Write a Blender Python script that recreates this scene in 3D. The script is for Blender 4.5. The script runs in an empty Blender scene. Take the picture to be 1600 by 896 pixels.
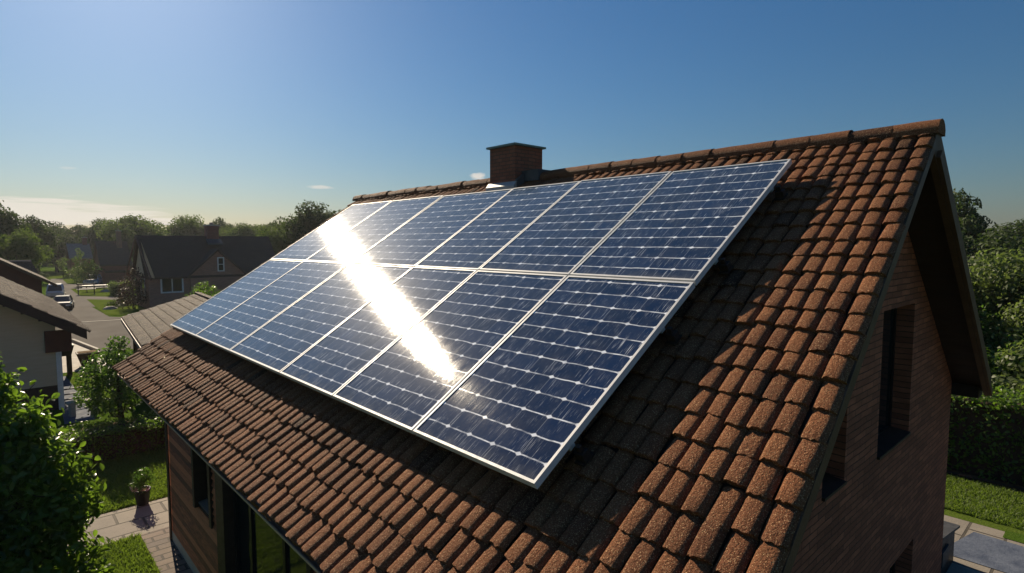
import bpy, math, random
import numpy as np
from mathutils import Vector, Matrix
R = math.radians
C = bpy.context.scene.collection
S = bpy.context.scene

# ------------------------------------------------------------------ camera
GZ = 2.97                                   # height of the array's near lower corner above the ground
TH = R(32.515)                              # pitch of the tiled slope that carries the panels
cam_d = bpy.data.cameras.new('camera')
cam_d.sensor_width = 36.0
cam_d.lens = 894.36 / 1600 * 36.0
cam_d.clip_start = 0.05
cam_d.clip_end = 3000
cam = bpy.data.objects.new('camera', cam_d); C.objects.link(cam)
cam.location = (-1.838, -1.850, 1.120 + GZ)
cam.rotation_euler = (R(90 - 4.2516), 0, R(-42.5313))
S.camera = cam

# ------------------------------------------------------------------ sky, sun, exposure
SUN_EL, SUN_AZ = R(29.5), R(8.2)            # azimuth from +Y towards +X
sun_v = Vector((math.cos(SUN_EL) * math.sin(SUN_AZ), math.cos(SUN_EL) * math.cos(SUN_AZ), math.sin(SUN_EL)))
W = bpy.data.worlds.new('World'); S.world = W; W.use_nodes = True
wn = W.node_tree; wn.nodes.clear()
def wnode(t, **k):
    n = wn.nodes.new(t)
    for a, b in k.items(): setattr(n, a, b)
    return n
w_out = wnode('ShaderNodeOutputWorld'); w_bg = wnode('ShaderNodeBackground')
w_bg.inputs['Strength'].default_value = 0.050
sky = wnode('ShaderNodeTexSky', sky_type='NISHITA', sun_disc=False, sun_elevation=SUN_EL, sun_rotation=SUN_AZ,
            altitude=0, air_density=1.5, dust_density=0.62, ozone_density=10.0)
tc = wnode('ShaderNodeTexCoord')
def dirmask(az, el, wa, we):                # soft patch of sky around a world direction
    sub = wnode('ShaderNodeVectorMath', operation='SUBTRACT')
    d = Vector((math.cos(R(el)) * math.sin(R(az)), math.cos(R(el)) * math.cos(R(az)), math.sin(R(el))))
    wn.links.new(tc.outputs['Generated'], sub.inputs[0]); sub.inputs[1].default_value = d
    right = Vector((math.cos(R(az)), -math.sin(R(az)), 0))
    a = wnode('ShaderNodeVectorMath', operation='DOT_PRODUCT'); a.inputs[1].default_value = right / math.tan(R(wa))
    b = wnode('ShaderNodeVectorMath', operation='DOT_PRODUCT'); b.inputs[1].default_value = (0, 0, 1 / math.tan(R(we)))
    wn.links.new(sub.outputs[0], a.inputs[0]); wn.links.new(sub.outputs[0], b.inputs[0])
    cmb = wnode('ShaderNodeCombineXYZ'); wn.links.new(a.outputs['Value'], cmb.inputs[0]); wn.links.new(b.outputs['Value'], cmb.inputs[1])
    ln = wnode('ShaderNodeVectorMath', operation='LENGTH'); wn.links.new(cmb.outputs[0], ln.inputs[0])
    mr = wnode('ShaderNodeMapRange', interpolation_type='SMOOTHSTEP'); wn.links.new(ln.outputs['Value'], mr.inputs[0])
    mr.inputs[1].default_value = 1.0; mr.inputs[2].default_value = 0.0; mr.inputs[3].default_value = 0.0; mr.inputs[4].default_value = 1.0
    return mr.outputs[0]
def wmath(op, a, b):
    n = wnode('ShaderNodeMath', operation=op)
    for i, v in enumerate((a, b)):
        if isinstance(v, (int, float)): n.inputs[i].default_value = v
        else: wn.links.new(v, n.inputs[i])
    return n.outputs[0]
mp = wnode('ShaderNodeMapping'); mp.inputs['Scale'].default_value = (1, 1, 3.2)
wn.links.new(tc.outputs['Generated'], mp.inputs[0])
cn = wnode('ShaderNodeTexNoise'); cn.inputs['Scale'].default_value = 34; cn.inputs['Detail'].default_value = 7; cn.inputs['Roughness'].default_value = .62
wn.links.new(mp.outputs[0], cn.inputs[0])
mpb = wnode('ShaderNodeMapping'); mpb.inputs['Scale'].default_value = (1, 1, 14)
wn.links.new(tc.outputs['Generated'], mpb.inputs[0])
cb = wnode('ShaderNodeTexNoise'); cb.inputs['Scale'].default_value = 7; cb.inputs['Detail'].default_value = 4
wn.links.new(mpb.outputs[0], cb.inputs[0])
def thresh(src, mask, lo, hi, amp):         # noise that only breaks through where the mask is strong
    v = wmath('ADD', src, wmath('SUBTRACT', mask, 1.0))
    mr = wnode('ShaderNodeMapRange', interpolation_type='SMOOTHSTEP'); wn.links.new(v, mr.inputs[0])
    mr.inputs[1].default_value = lo; mr.inputs[2].default_value = hi
    return wmath('MULTIPLY', mr.outputs[0], amp)
clouds = [thresh(cn.outputs[0], dirmask(39.2, 6.6, 2.6, 1.2), .20, .5, .8),
          thresh(cn.outputs[0], dirmask(24.3, 5.3, 4.5, 0.55), .18, .5, .6),
          thresh(cn.outputs[0], dirmask(5.0, 5.9, 2.5, 0.4), .3, .6, .3),
          thresh(cb.outputs[0], dirmask(1.0, 2.2, 26.0, 3.4), .12, .3, .85)]
fac = clouds[0]
for c_ in clouds[1:]: fac = wmath('MAXIMUM', fac, c_)
mixc = wnode('ShaderNodeMix', data_type='RGBA'); wn.links.new(fac, mixc.inputs[0])
hs = wnode('ShaderNodeHueSaturation'); hs.inputs['Saturation'].default_value = 1.09; wn.links.new(sky.outputs[0], hs.inputs['Color'])
wn.links.new(hs.outputs[0], mixc.inputs[6]); mixc.inputs[7].default_value = (12.5, 11.6, 10.4, 1)
wn.links.new(mixc.outputs[2], w_bg.inputs['Color']); wn.links.new(w_bg.outputs[0], w_out.inputs[0])

sun_d = bpy.data.lights.new('sun', 'SUN'); sun_d.energy = 5.0; sun_d.angle = R(0.5); sun_d.color = (1.0, 0.84, 0.62)
sun = bpy.data.objects.new('sun', sun_d); C.objects.link(sun)
sun.rotation_euler = sun_v.to_track_quat('Z', 'Y').to_euler(); sun.location = (0, 0, 60)
vs = S.view_settings
vs.view_transform = 'Standard'; vs.look = 'None'; vs.gamma = 1.0; vs.exposure = 0.36; vs.use_curve_mapping = False
S.cycles.max_bounces = 6; S.cycles.transparent_max_bounces = 4
S.cycles.use_denoising = True

# ------------------------------------------------------------------ helpers: materials
class NT:
    def __init__(s, name):
        s.m = bpy.data.materials.new(name); s.m.use_nodes = True
        s.t = s.m.node_tree; s.b = s.t.nodes['Principled BSDF']; s.o = s.t.nodes['Material Output']
    def n(s, typ, ins=None, **k):
        x = s.t.nodes.new('ShaderNode' + typ)
        for a, b in k.items(): setattr(x, a, b)
        for a, v in (ins or {}).items(): s.set(x.inputs[a], v)
        return x
    def set(s, sock, v):
        if hasattr(v, 'is_output'): s.t.links.new(v, sock)
        elif isinstance(v, bpy.types.Node): s.t.links.new(v.outputs[0], sock)
        elif sock.type == 'RGBA' and len(v) == 3: sock.default_value = (*v, 1)
        else: sock.default_value = v
    def math(s, op, a, b=0.0, c=None):
        ins = {0: a, 1: b}
        if c is not None: ins[2] = c
        return s.n('Math', ins, operation=op).outputs[0]
    def obj(s, scale=(1, 1, 1)):
        t = s.n('TexCoord'); return s.n('Mapping', {0: t.outputs['Object'], 'Scale': scale}).outputs[0]
    def noise(s, vec, scale, detail=4, rough=.55):
        return s.n('TexNoise', {'Vector': vec, 'Scale': scale, 'Detail': detail, 'Roughness': rough}).outputs[0]
    def ramp(s, fac, lo, hi, a=0.0, b=1.0):
        return s.n('MapRange', {0: fac, 1: lo, 2: hi, 3: a, 4: b}).outputs[0]
    def mix(s, fac, a, b, blend='MIX'):
        x = s.n('Mix', data_type='RGBA', blend_type=blend)
        s.set(x.inputs[0], fac); s.set(x.inputs[6], a); s.set(x.inputs[7], b); return x.outputs[2]
    def bump(s, h, dist, strength=1.0):
        s.set(s.b.inputs['Normal'], s.n('Bump', {'Height': h, 'Distance': dist, 'Strength': strength}))
    def base(s, col, rough=.6, spec=.5, metal=0.0):
        s.set(s.b.inputs['Base Color'], col); s.set(s.b.inputs['Roughness'], rough)
        s.set(s.b.inputs['Specular IOR Level'], spec); s.set(s.b.inputs['Metallic'], metal); return s
def worn(name, a, b, rough=.7, scale=6, fine=60, bump=.003, spec=.18, metal=0.0, aniso=(1, 1, 1)):
    """Two tones broken up by coarse and fine noise, with a little relief."""
    k = NT(name); v = k.obj(aniso)
    f = k.math('ADD', k.math('MULTIPLY', k.noise(v, scale, 5), .6), k.math('MULTIPLY', k.noise(v, fine, 3), .4))
    k.base(k.mix(k.ramp(f, .35, .65), a, b), k.ramp(k.noise(v, scale * 2, 3), .3, .7, rough - .08, rough + .08), spec, metal)
    if bump: k.bump(k.noise(v, fine, 4), bump)
    return k.m
def tile_mat(name, dark, mid, warm):
    k = NT(name); v = k.obj()
    att = k.n('Attribute', attribute_name='tone'); tone = att.outputs['Fac']
    col = k.mix(k.ramp(tone, 0, .3), dark, mid); col = k.mix(k.ramp(tone, .3, 1), col, warm)
    patch = k.noise(v, 1.7, 4); col = k.mix(k.ramp(patch, .45, .75, 0, .5), col, dark)
    vor = k.n('TexVoronoi', {'Vector': v, 'Scale': 290.0, 'Randomness': 1.0})
    cellv = k.n('SeparateColor', {0: vor.outputs['Color']}).outputs[0]
    col = k.mix(k.ramp(cellv, 0, 1, .55, 0), col, (.03, .017, .01))
    col = k.mix(k.ramp(cellv, .86, 1, 0, .55), col, (.80, .55, .28))
    fib = k.noise(v, 75, 3, .7)
    k.base(col, k.ramp(cellv, 0, 1, .95, .6), .12)
    h = k.math('ADD', k.math('MULTIPLY', cellv, .55), k.math('MULTIPLY', fib, 1.0))
    k.bump(h, .012, 1.0)
    return k.m
def leaf_mat(name, dark, light, trans=.35, gloss=.38):
    k = NT(name)
    att = k.n('Attribute', attribute_name='tone'); col = k.mix(att.outputs['Fac'], dark, light)
    k.base(col, gloss, .45)
    tr = k.n('BsdfTranslucent', {0: k.mix(.55, col, tuple(min(1, c * 2.2) for c in (light[0] * 1.1, light[1] * 1.25, light[2] * .5)))})
    mx = k.n('MixShader', {0: trans, 1: k.b.outputs[0], 2: tr.outputs[0]})
    k.t.links.new(mx.outputs[0], k.o.inputs[0])
    return k.m
M = {}
M['tile'] = tile_mat('clay_tile', (.075, .033, .019), (.27, .102, .045), (.41, .165, .068))
M['old_tile'] = tile_mat('brown_roof', (.05, .036, .028), (.085, .06, .045), (.12, .088, .066))
M['dark_tile'] = tile_mat('dark_shingle', (.058, .043, .038), (.09, .066, .058), (.115, .086, .075))
M['alu'] = worn('brushed_aluminium', (.56, .56, .56), (.70, .70, .69), .55, 9, 120, .0005, .3, .15)
M['steel'] = worn('grey_flashing', (.05, .05, .052), (.10, .10, .10), .6, 9, 80, .001, .3, .1)
M['lead'] = worn('pale_flashing', (.30, .30, .29), (.42, .41, .39), .5, 12, 80, .001, .3, .3)
M['dkwood'] = worn('dark_stained_wood', (.022, .012, .008), (.045, .024, .015), .6, 3, 40, .002, .4, 0, (1, 1, 6))
M['soffit'] = worn('soffit_boards', (.030, .015, .010), (.055, .028, .018), .65, 3, 40, .002, .3, 0, (4, 1, 4))
M['trim'] = worn('grey_verge_strip', (.17, .145, .125), (.25, .215, .19), .6, 5, 60, .001)
M['verge'] = worn('brown_verge_timber', (.10, .052, .030), (.17, .092, .055), .6, 3, 40, .002, .2, 0, (2, 2, 2))
M['frame'] = worn('black_window_frame', (.012, .011, .011), (.022, .02, .02), .4, 8, 60, .0006)
M['gutter'] = worn('brown_gutter', (.50, .32, .22), (.60, .40, .29), .6, 8, 60, .0006, .1, 0)
M['concrete'] = worn('pale_concrete', (.34, .31, .26), (.48, .44, .38), .8, 4, 50, .003)
M['white'] = worn('white_paint', (.62, .61, .57), (.76, .75, .71), .5, 5, 40, .0006)
M['bark'] = worn('bark', (.035, .024, .016), (.075, .052, .036), .85, 7, 50, .01, .2, 0, (3, 3, .7))
M['copper'] = worn('verdigris_cap', (.10, .17, .15), (.17, .22, .19), .5, 9, 60, .001, .4, .3)
M['black'] = worn('black_plastic', (.012, .012, .013), (.025, .025, .026), .45, 8, 70, .001)
M['cream_siding'] = worn('cream_siding', (.56, .42, .26), (.64, .49, .32), .6, 2, 40, .001, .3, 0, (1, 1, 8))
M['redwood'] = worn('red_brown_wood', (.07, .022, .014), (.11, .037, .022), .6, 4, 50, .002, .3)
M['soil'] = worn('dry_soil', (.11, .065, .03), (.25, .155, .075), .95, 5, 45, .03, .1)
M['asphalt'] = worn('sun_bleached_asphalt', (.105, .094, .080), (.15, .134, .115), .95, .5, 30, .004, .05)
M['stone'] = worn('garden_stone', (.25, .23, .2), (.42, .39, .34), .8, 8, 60, .01)
M['terracotta'] = worn('brown_planter', (.07, .045, .035), (.12, .08, .06), .7, 8, 60, .004)
M['pink'] = worn('pink_petals', (.55, .25, .32), (.75, .45, .5), .6, 40, 90, 0)
def glass_mat():
    k = NT('window_glass'); v = k.obj()
    k.base((.012, .016, .018), .05, .32); k.bump(k.noise(v, 2.0, 2), .012, .5); return k.m
M['glass'] = glass_mat()
def slate_shade_mat():
    k = NT('slate_and_shade'); v = k.obj(); n = k.noise(v, 5, 5)  # blue-grey of the slate path, also used as painted shade on the paving
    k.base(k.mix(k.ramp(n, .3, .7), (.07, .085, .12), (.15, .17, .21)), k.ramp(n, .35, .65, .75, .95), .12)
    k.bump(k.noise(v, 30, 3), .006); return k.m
M['slate'] = slate_shade_mat()
def board_mat():
    k = NT('warm_timber_siding')
    v = k.obj((1, 1.2, 14)); n = k.noise(v, 5, 6, .6); att = k.n('Attribute', attribute_name='tone')
    col = k.mix(k.ramp(n, .32, .68), (.15, .040, .018), (.52, .15, .062))
    col = k.mix(k.ramp(att.outputs['Fac'], .5, 1, 0, .75), col, (.74, .25, .11)); col = k.mix(k.ramp(att.outputs['Fac'], 0, .5, .7, 0), col, (.10, .035, .016))
    k.base(col, .55, .3); k.bump(k.noise(k.obj((1, 1.5, 30)), 8, 4), .004); return k.m
M['board'] = board_mat()
def brick_mat(name, c1, c2, mortar, bw, bh, ms, axes='xz', varied=.6):
    k = NT(name); t = k.n('TexCoord'); sp = k.n('SeparateXYZ', {0: t.outputs['Object']})
    a = sp.outputs[0] if axes[0] == 'x' else sp.outputs[1]
    if axes == 'any': a = k.math('ADD', sp.outputs[0], sp.outputs[1])
    v = k.n('CombineXYZ', {0: a, 1: sp.outputs[2]}).outputs[0]
    wob = k.noise(t.outputs['Object'], 3.0, 3)
    v2 = k.n('VectorMath', {0: v, 1: k.n('CombineXYZ', {1: k.math('MULTIPLY', k.math('SUBTRACT', wob, .5), bh * .5)}).outputs[0]}, operation='ADD').outputs[0]
    br = k.n('TexBrick', {'Vector': v2, 'Color1': c1, 'Color2': c2, 'Mortar': mortar, 'Scale': 1.0, 'Mortar Size': ms,
                          'Mortar Smooth': .3, 'Bias': -.1, 'Brick Width': bw, 'Row Height': bh})
    n = k.noise(k.obj((1, 1, 2)), 6, 5); n2 = k.noise(k.obj((1, 1, 5)), 40, 4)
    col = k.mix(k.ramp(n, .35, .65, 0, varied), br.outputs[0], tuple(c * .4 for c in c1))
    col = k.mix(k.ramp(n2, .45, .75, 0, .45), col, tuple(min(1, c * 1.9) for c in c2))
    k.base(col, .78, .25)
    h = k.math('SUBTRACT', k.math('MULTIPLY', n2, .5), k.math('MULTIPLY', br.outputs['Fac'], 1.0))
    k.bump(h, .012); return k.m
M['gable_brick'] = brick_mat('dark_thin_brick', (.50, .165, .09), (.21, .073, .044), (.05, .034, .025), .27, .052, .0045)
M['chim_brick'] = brick_mat('chimney_brick', (.34, .125, .07), (.20, .075, .045), (.10, .07, .05), .13, .046, .006, 'any', .4)
M['far_brick'] = brick_mat('house_brick', (.42, .215, .145), (.31, .155, .11), (.26, .2, .16), .22, .075, .01, 'any', .3)
M['red_brick'] = brick_mat('red_house_brick', (.26, .09, .065), (.19, .07, .05), (.2, .15, .12), .22, .075, .01, 'any', .3)
def paving_mat(name, c1, c2, mortar, bw, bh, ms):
    k = NT(name); t = k.n('TexCoord'); br = k.n('TexBrick', {'Vector': t.outputs['Object'], 'Color1': c1, 'Color2': c2, 'Mortar': mortar,
        'Scale': 1.0, 'Mortar Size': ms, 'Mortar Smooth': .2, 'Brick Width': bw, 'Row Height': bh})
    n = k.noise(k.obj(), 3, 5); n2 = k.noise(k.obj(), 45, 4)
    col = k.mix(k.ramp(n, .35, .7, 0, .5), br.outputs[0], tuple(c * .55 for c in c1)); col = k.mix(k.ramp(n2, .5, .8, 0, .3), col, (.06, .055, .05))
    k.base(col, .82, .25); k.bump(k.math('SUBTRACT', k.math('MULTIPLY', n2, .3), br.outputs['Fac']), .012); return k.m
M['flag'] = paving_mat('flagstones', (.33, .29, .23), (.25, .215, .175), (.07, .06, .045), .62, .42, .018)
M['edging'] = paving_mat('brick_edging', (.23, .175, .135), (.165, .13, .11), (.07, .06, .05), .34, .15, .014)
def grass_mat(name, a, b, c):
    k = NT(name); v = k.obj(); n = k.noise(v, .9, 5); n2 = k.noise(v, 26, 5, .7)
    col = k.mix(k.ramp(n, .35, .65), a, b); col = k.mix(k.ramp(n2, .4, .75, 0, .7), col, c)
    k.base(col, .95, 0.0); k.bump(n2, .03, .6); return k.m
M['ground'] = grass_mat('rough_grass', (.05, .095, .012), (.075, .13, .016), (.09, .13, .025))
M['lawn'] = grass_mat('mown_lawn', (.075, .115, .016), (.10, .145, .02), (.12, .15, .035))
M['blade'] = leaf_mat('grass_blades', (.065, .11, .015), (.14, .19, .035), .4, .6)
M['leaf_far'] = leaf_mat('distant_foliage', (.028, .047, .016), (.058, .085, .028), .26, .8)
M['leaf_far_b'] = leaf_mat('distant_foliage_light', (.046, .074, .020), (.10, .138, .04), .34, .8)
M['leaf_near'] = leaf_mat('shrub_leaves', (.025, .058, .010), (.13, .20, .030), .44, .34)
M['leaf_mid'] = leaf_mat('tree_leaves', (.03, .07, .014), (.085, .15, .03), .42, .4)
M['leaf_hedge'] = leaf_mat('hedge_leaves', (.045, .09, .012), (.12, .19, .03), .45, .45)
M['leaf_red'] = leaf_mat('purple_leaves', (.03, .017, .014), (.055, .032, .024), .2, .5)
M['leaf_grey'] = leaf_mat('grey_green_leaves', (.055, .08, .025), (.13, .165, .06), .4, .55)

# solar cells under glass, drawn from the panel's own UVs (x across the panel, y up the slope, in cells)
ANI = -.65                                   # wiping marks run up the slope, so the glass is smoother that way
def cell_mat():
    k = NT('solar_cells'); uv = k.n('UVMap', uv_map='cells'); sp = k.n('SeparateXYZ', {0: uv.outputs[0]})
    oi = k.n('ObjectInfo'); rnd = oi.outputs['Random']
    ux, vy = sp.outputs[0], sp.outputs[1]
    seed = k.math('MULTIPLY', rnd, 37.0)
    shift = k.n('CombineXYZ', {0: seed, 1: seed, 2: 0.0}).outputs[0]
    p = k.n('VectorMath', {0: uv.outputs[0], 1: shift}, operation='ADD').outputs[0]
    def nz(scale, sx, sy, det=3, ro=.55):
        return k.noise(k.n('Mapping', {0: p, 'Scale': (sx, sy, 1)}).outputs[0], scale, det, ro)
    wav = k.math('MULTIPLY', k.math('SUBTRACT', nz(1.0, 1.1, .6, 3), .5), .16)
    dv = k.math('ABSOLUTE', k.math('SUBTRACT', k.math('FRACT', k.math('ADD', k.math('ADD', vy, wav), .5)), .5))   # 0 on a row line
    du = k.math('ABSOLUTE', k.math('SUBTRACT', k.math('FRACT', k.math('ADD', ux, .5)), .5))                       # 0 on a column line
    rowv = nz(3.0, 1.0, .3, 3)
    row = k.math('MULTIPLY', k.ramp(dv, .018, .042, 1, 0), k.ramp(rowv, .34, .62, .22, .95))
    dia = k.ramp(k.math('ADD', k.math('MULTIPLY', du, .85), dv), .085, .13, 1, 0)
    dia = k.math('MULTIPLY', dia, k.ramp(nz(1.3, 1, 1, 1), .3, .5, .6, 1))
    fine = nz(26.0, 1.0, .018, 2, .5); gate = nz(2.2, 1.0, .35, 3)
    bus = k.math('MULTIPLY', k.ramp(fine, .60, .68), k.ramp(gate, .44, .64, 0, .62))
    fing = nz(70.0, 1.0, .02, 1)
    bus2 = k.math('MULTIPLY', k.ramp(fing, .58, .70), k.ramp(nz(3.1, 1.2, .5, 2), .48, .66, 0, .32))
    colsep = k.math('MULTIPLY', k.ramp(du, .006, .016, 1, 0), .18)
    # short wiping scuffs
    scuff = k.math('MULTIPLY', k.ramp(nz(9.0, 1.0, .16, 4, .7), .66, .74), .35)
    mask = k.math('MAXIMUM', k.math('MAXIMUM', row, dia), k.math('MAXIMUM', k.math('MAXIMUM', bus, bus2), k.math('MAXIMUM', colsep, scuff)))
    cid = k.n('CombineXYZ', {0: k.math('FLOOR', ux), 1: k.math('FLOOR', vy), 2: seed}).outputs[0]
    wn_ = k.n('TexWhiteNoise', {0: cid}, noise_dimensions='3D').outputs[0]
    cell = k.mix(wn_, (.004, .014, .050), (.007, .022, .075))
    dust = k.ramp(nz(1.6, 1, .5, 5, .65), .42, .75, 0, .10)
    dust = k.math('ADD', dust, k.math('MULTIPLY', k.ramp(vy, .25, 1.0, .30, 0), k.ramp(nz(2.3, 1, .6, 4), .35, .7)))
    col = k.mix(dust, cell, (.30, .29, .27)); col = k.mix(mask, col, (.92, .95, 1.0))
    k.base(col, .2, .5)
    grain = nz(34.0, 1.0, .03, 4, .6)
    bmp = k.n('Bump', {'Height': k.math('ADD', grain, k.math('MULTIPLY', nz(1.2, 1, .15, 2), .5)), 'Distance': .0006, 'Strength': .4})
    k.set(k.b.inputs['Specular IOR Level'], 0.0); k.set(k.b.inputs['Roughness'], k.ramp(grain, .3, .7, .30, .42))
    k.set(k.b.inputs['Sheen Weight'], .30); k.set(k.b.inputs['Sheen Roughness'], .35); k.set(k.b.inputs['Sheen Tint'], (.40, .68, 1.0))
    k.set(k.b.inputs['Normal'], bmp)
    tang = k.n('Tangent', direction_type='UV_MAP', uv_map='cells')
    gl = k.n('BsdfAnisotropic', {'Color': (1, 1, 1), 'Roughness': k.math('ADD', k.ramp(grain, .3, .7, .10, .138), k.math('MULTIPLY', mask, .03)), 'Anisotropy': ANI, 'Rotation': 0.0, 'Normal': bmp, 'Tangent': tang}, distribution='BECKMANN')
    fr = k.n('Fresnel', {'IOR': 1.45, 'Normal': bmp})
    g2 = k.n('BsdfAnisotropic', {'Color': (1, 1, 1), 'Roughness': .33, 'Normal': bmp}, distribution='GGX')
    g3 = k.n('BsdfAnisotropic', {'Color': (1, 1, 1), 'Roughness': k.ramp(grain, .3, .7, .17, .23), 'Anisotropy': -.45, 'Rotation': 0.0, 'Normal': bmp, 'Tangent': tang}, distribution='BECKMANN')
    gl = k.n('MixShader', {0: k.ramp(nz(3.0, 1.6, .12, 4), .35, .7, .02, .12), 1: gl, 2: g3}); gl = k.n('MixShader', {0: .028, 1: gl, 2: g2})
    mx = k.n('MixShader', {0: k.math('MULTIPLY', fr, k.ramp(dust, 0, .1, .9, .6)), 1: k.b.outputs[0], 2: gl})
    k.t.links.new(mx.outputs[0], k.o.inputs[0])
    return k.m
M['cells'] = cell_mat()

# ------------------------------------------------------------------ helpers: objects
def tag(o, label, cat, group=None, kind=None):
    if label: o['label'] = label
    if cat: o['category'] = cat
    if group: o['group'] = group
    if kind: o['kind'] = kind
    return o
def thing(name, label, cat, loc=(0, 0, 0), rz=0.0, group=None):
    o = bpy.data.objects.new(name, None); C.objects.link(o); o.location = loc; o.rotation_euler = (0, 0, rz)
    o.empty_display_size = .2
    return tag(o, label, cat, group)
def link_mesh(name, me, mat, parent=None, smooth=False):
    if mat is not None: me.materials.append(mat)
    o = bpy.data.objects.new(name, me); C.objects.link(o)
    if parent is not None: o.parent = parent
    if smooth: me.polygons.foreach_set('use_smooth', np.ones(len(me.polygons), bool))
    return o
def np_mesh(name, v, f, mat, parent=None, tone=None, smooth=False, org=(0, 0, 0)):
    v = np.asarray(v, np.float32) - np.asarray(org, np.float32); f = np.asarray(f, np.int32)
    me = bpy.data.meshes.new(name); k = f.shape[1]
    me.vertices.add(len(v)); me.vertices.foreach_set('co', v.ravel())
    me.loops.add(f.size); me.loops.foreach_set('vertex_index', f.ravel())
    me.polygons.add(len(f)); me.polygons.foreach_set('loop_start', np.arange(0, f.size, k, dtype=np.int32))
    me.polygons.foreach_set('loop_total', np.full(len(f), k, np.int32))
    if tone is not None:
        a = me.attributes.new('tone', 'FLOAT', 'POINT'); a.data.foreach_set('value', np.asarray(tone, np.float32))
    me.update(); me.validate()
    return link_mesh(name, me, mat, parent, smooth)
class MB:
    """Collects shapes, then links them as ONE mesh object (world coordinates; org is the thing's base)."""
    def __init__(s): s.v, s.f, s.t = [], [], []
    def quad(s, *p, tone=.5):
        i = len(s.v); s.v += [tuple(q) for q in p]; s.f.append(tuple(range(i, i + len(p)))); s.t += [tone] * len(p)
    def hexa(s, P, tone=.5):                 # 8 corners: bottom ring then top ring
        i = len(s.v); s.v += [tuple(q) for q in P]; s.t += [tone] * 8
        for a in ((3, 2, 1, 0), (4, 5, 6, 7), (0, 1, 5, 4), (1, 2, 6, 5), (2, 3, 7, 6), (3, 0, 4, 7)): s.f.append(tuple(i + q for q in a))
    def box(s, lo, hi, tone=.5, ch=0.0):
        (x0, y0, z0), (x1, y1, z1) = lo, hi
        s.hexa([(x0, y0, z0), (x1, y0, z0), (x1, y1, z0), (x0, y1, z0), (x0 + ch, y0 + ch, z1), (x1 - ch, y0 + ch, z1), (x1 - ch, y1 - ch, z1), (x0 + ch, y1 - ch, z1)], tone)
    def bar(s, p, q, w, h=None, up=(0, 0, 1), tone=.5):
        p, q = Vector(p), Vector(q); d = (q - p).normalized(); h = h or w
        a = d.cross(Vector(up)); a = a.normalized() if a.length > 1e-6 else Vector((1, 0, 0)); b = a.cross(d)
        a, b = a * w / 2, b * h / 2
        s.hexa([p - a - b, p + a - b, q + a - b, q - a - b, p - a + b, p + a + b, q + a + b, q - a + b], tone)
    def tube(s, pts, rad, n=8, cap=True, tone=.5):
        rings = []
        for i, p in enumerate(pts):
            p = Vector(p); d = (Vector(pts[min(i + 1, len(pts) - 1)]) - Vector(pts[max(i - 1, 0)])).normalized()
            a = d.cross(Vector((.31, .17, .93))).normalized(); b = d.cross(a); r = rad[i] if isinstance(rad, (list, tuple)) else rad
            base = len(s.v); rings.append(base)
            for k in range(n):
                c = 2 * math.pi * k / n; s.v.append(tuple(p + a * math.cos(c) * r + b * math.sin(c) * r)); s.t.append(tone)
        for i in range(len(rings) - 1):
            for k in range(n): s.f.append((rings[i] + k, rings[i] + (k + 1) % n, rings[i + 1] + (k + 1) % n, rings[i + 1] + k))
        if cap: s.f.append(tuple(rings[0] + k for k in range(n))[::-1]); s.f.append(tuple(rings[-1] + k for k in range(n)))
    def lathe(s, c, prof, n=14):
        rings = []
        for r, z in prof:
            rings.append(len(s.v))
            for k in range(n): a = 2 * math.pi * k / n; s.v.append((c[0] + r * math.cos(a), c[1] + r * math.sin(a), c[2] + z)); s.t.append(.5)
        for i in range(len(rings) - 1):
            for k in range(n): s.f.append((rings[i] + k, rings[i] + (k + 1) % n, rings[i + 1] + (k + 1) % n, rings[i + 1] + k))
        s.f.append(tuple(rings[-1] + k for k in range(n)))
    def prism(s, poly, y0, y1):              # polygon in XZ swept along Y
        n = len(poly); i = len(s.v)
        s.v += [(x, y0, z) for x, z in poly] + [(x, y1, z) for x, z in poly]; s.t += [.5] * 2 * n
        s.f.append(tuple(i + k for k in range(n))); s.f.append(tuple(i + n + k for k in range(n))[::-1])
        for k in range(n): s.f.append((i + (k + 1) % n, i + k, i + n + k, i + n + (k + 1) % n))
    def build(s, name, mat, parent=None, org=None, smooth=False, xf=None):
        if org is None: org = (0, 0, 0) if parent is None else (parent.location if parent.parent is None else parent.parent.location)
        me = bpy.data.meshes.new(name); o3 = Vector(org)
        me.from_pydata([Vector(p) - o3 for p in s.v], [], s.f); me.update()
        a = me.attributes.new('tone', 'FLOAT', 'POINT'); a.data.foreach_set('value', np.asarray(s.t, np.float32))
        return link_mesh(name, me, mat, parent, smooth)
def copy_tree(o, parent=None):
    c = o.copy(); C.objects.link(c)
    if parent is not None: c.parent = parent
    for ch in list(o.children): copy_tree(ch, c)
    return c
def setlabel(o, label): o['label'] = label; return o
def sheet(name, poly, z, mat, kind='structure'):
    mb = MB(); mb.quad(*[(x, y, z) for x, y in poly]); o = mb.build(name, mat); o['kind'] = kind
    n = o.data.polygons[0].normal
    if n.z < 0: o.data.flip_normals()
    return o

CT, ST = math.cos(TH), math.sin(TH)
def roof(u, s, n): return Vector((s * CT - n * ST, u, GZ + s * ST + n * CT))
rng = np.random.default_rng(7)
random.seed(7)

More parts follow.
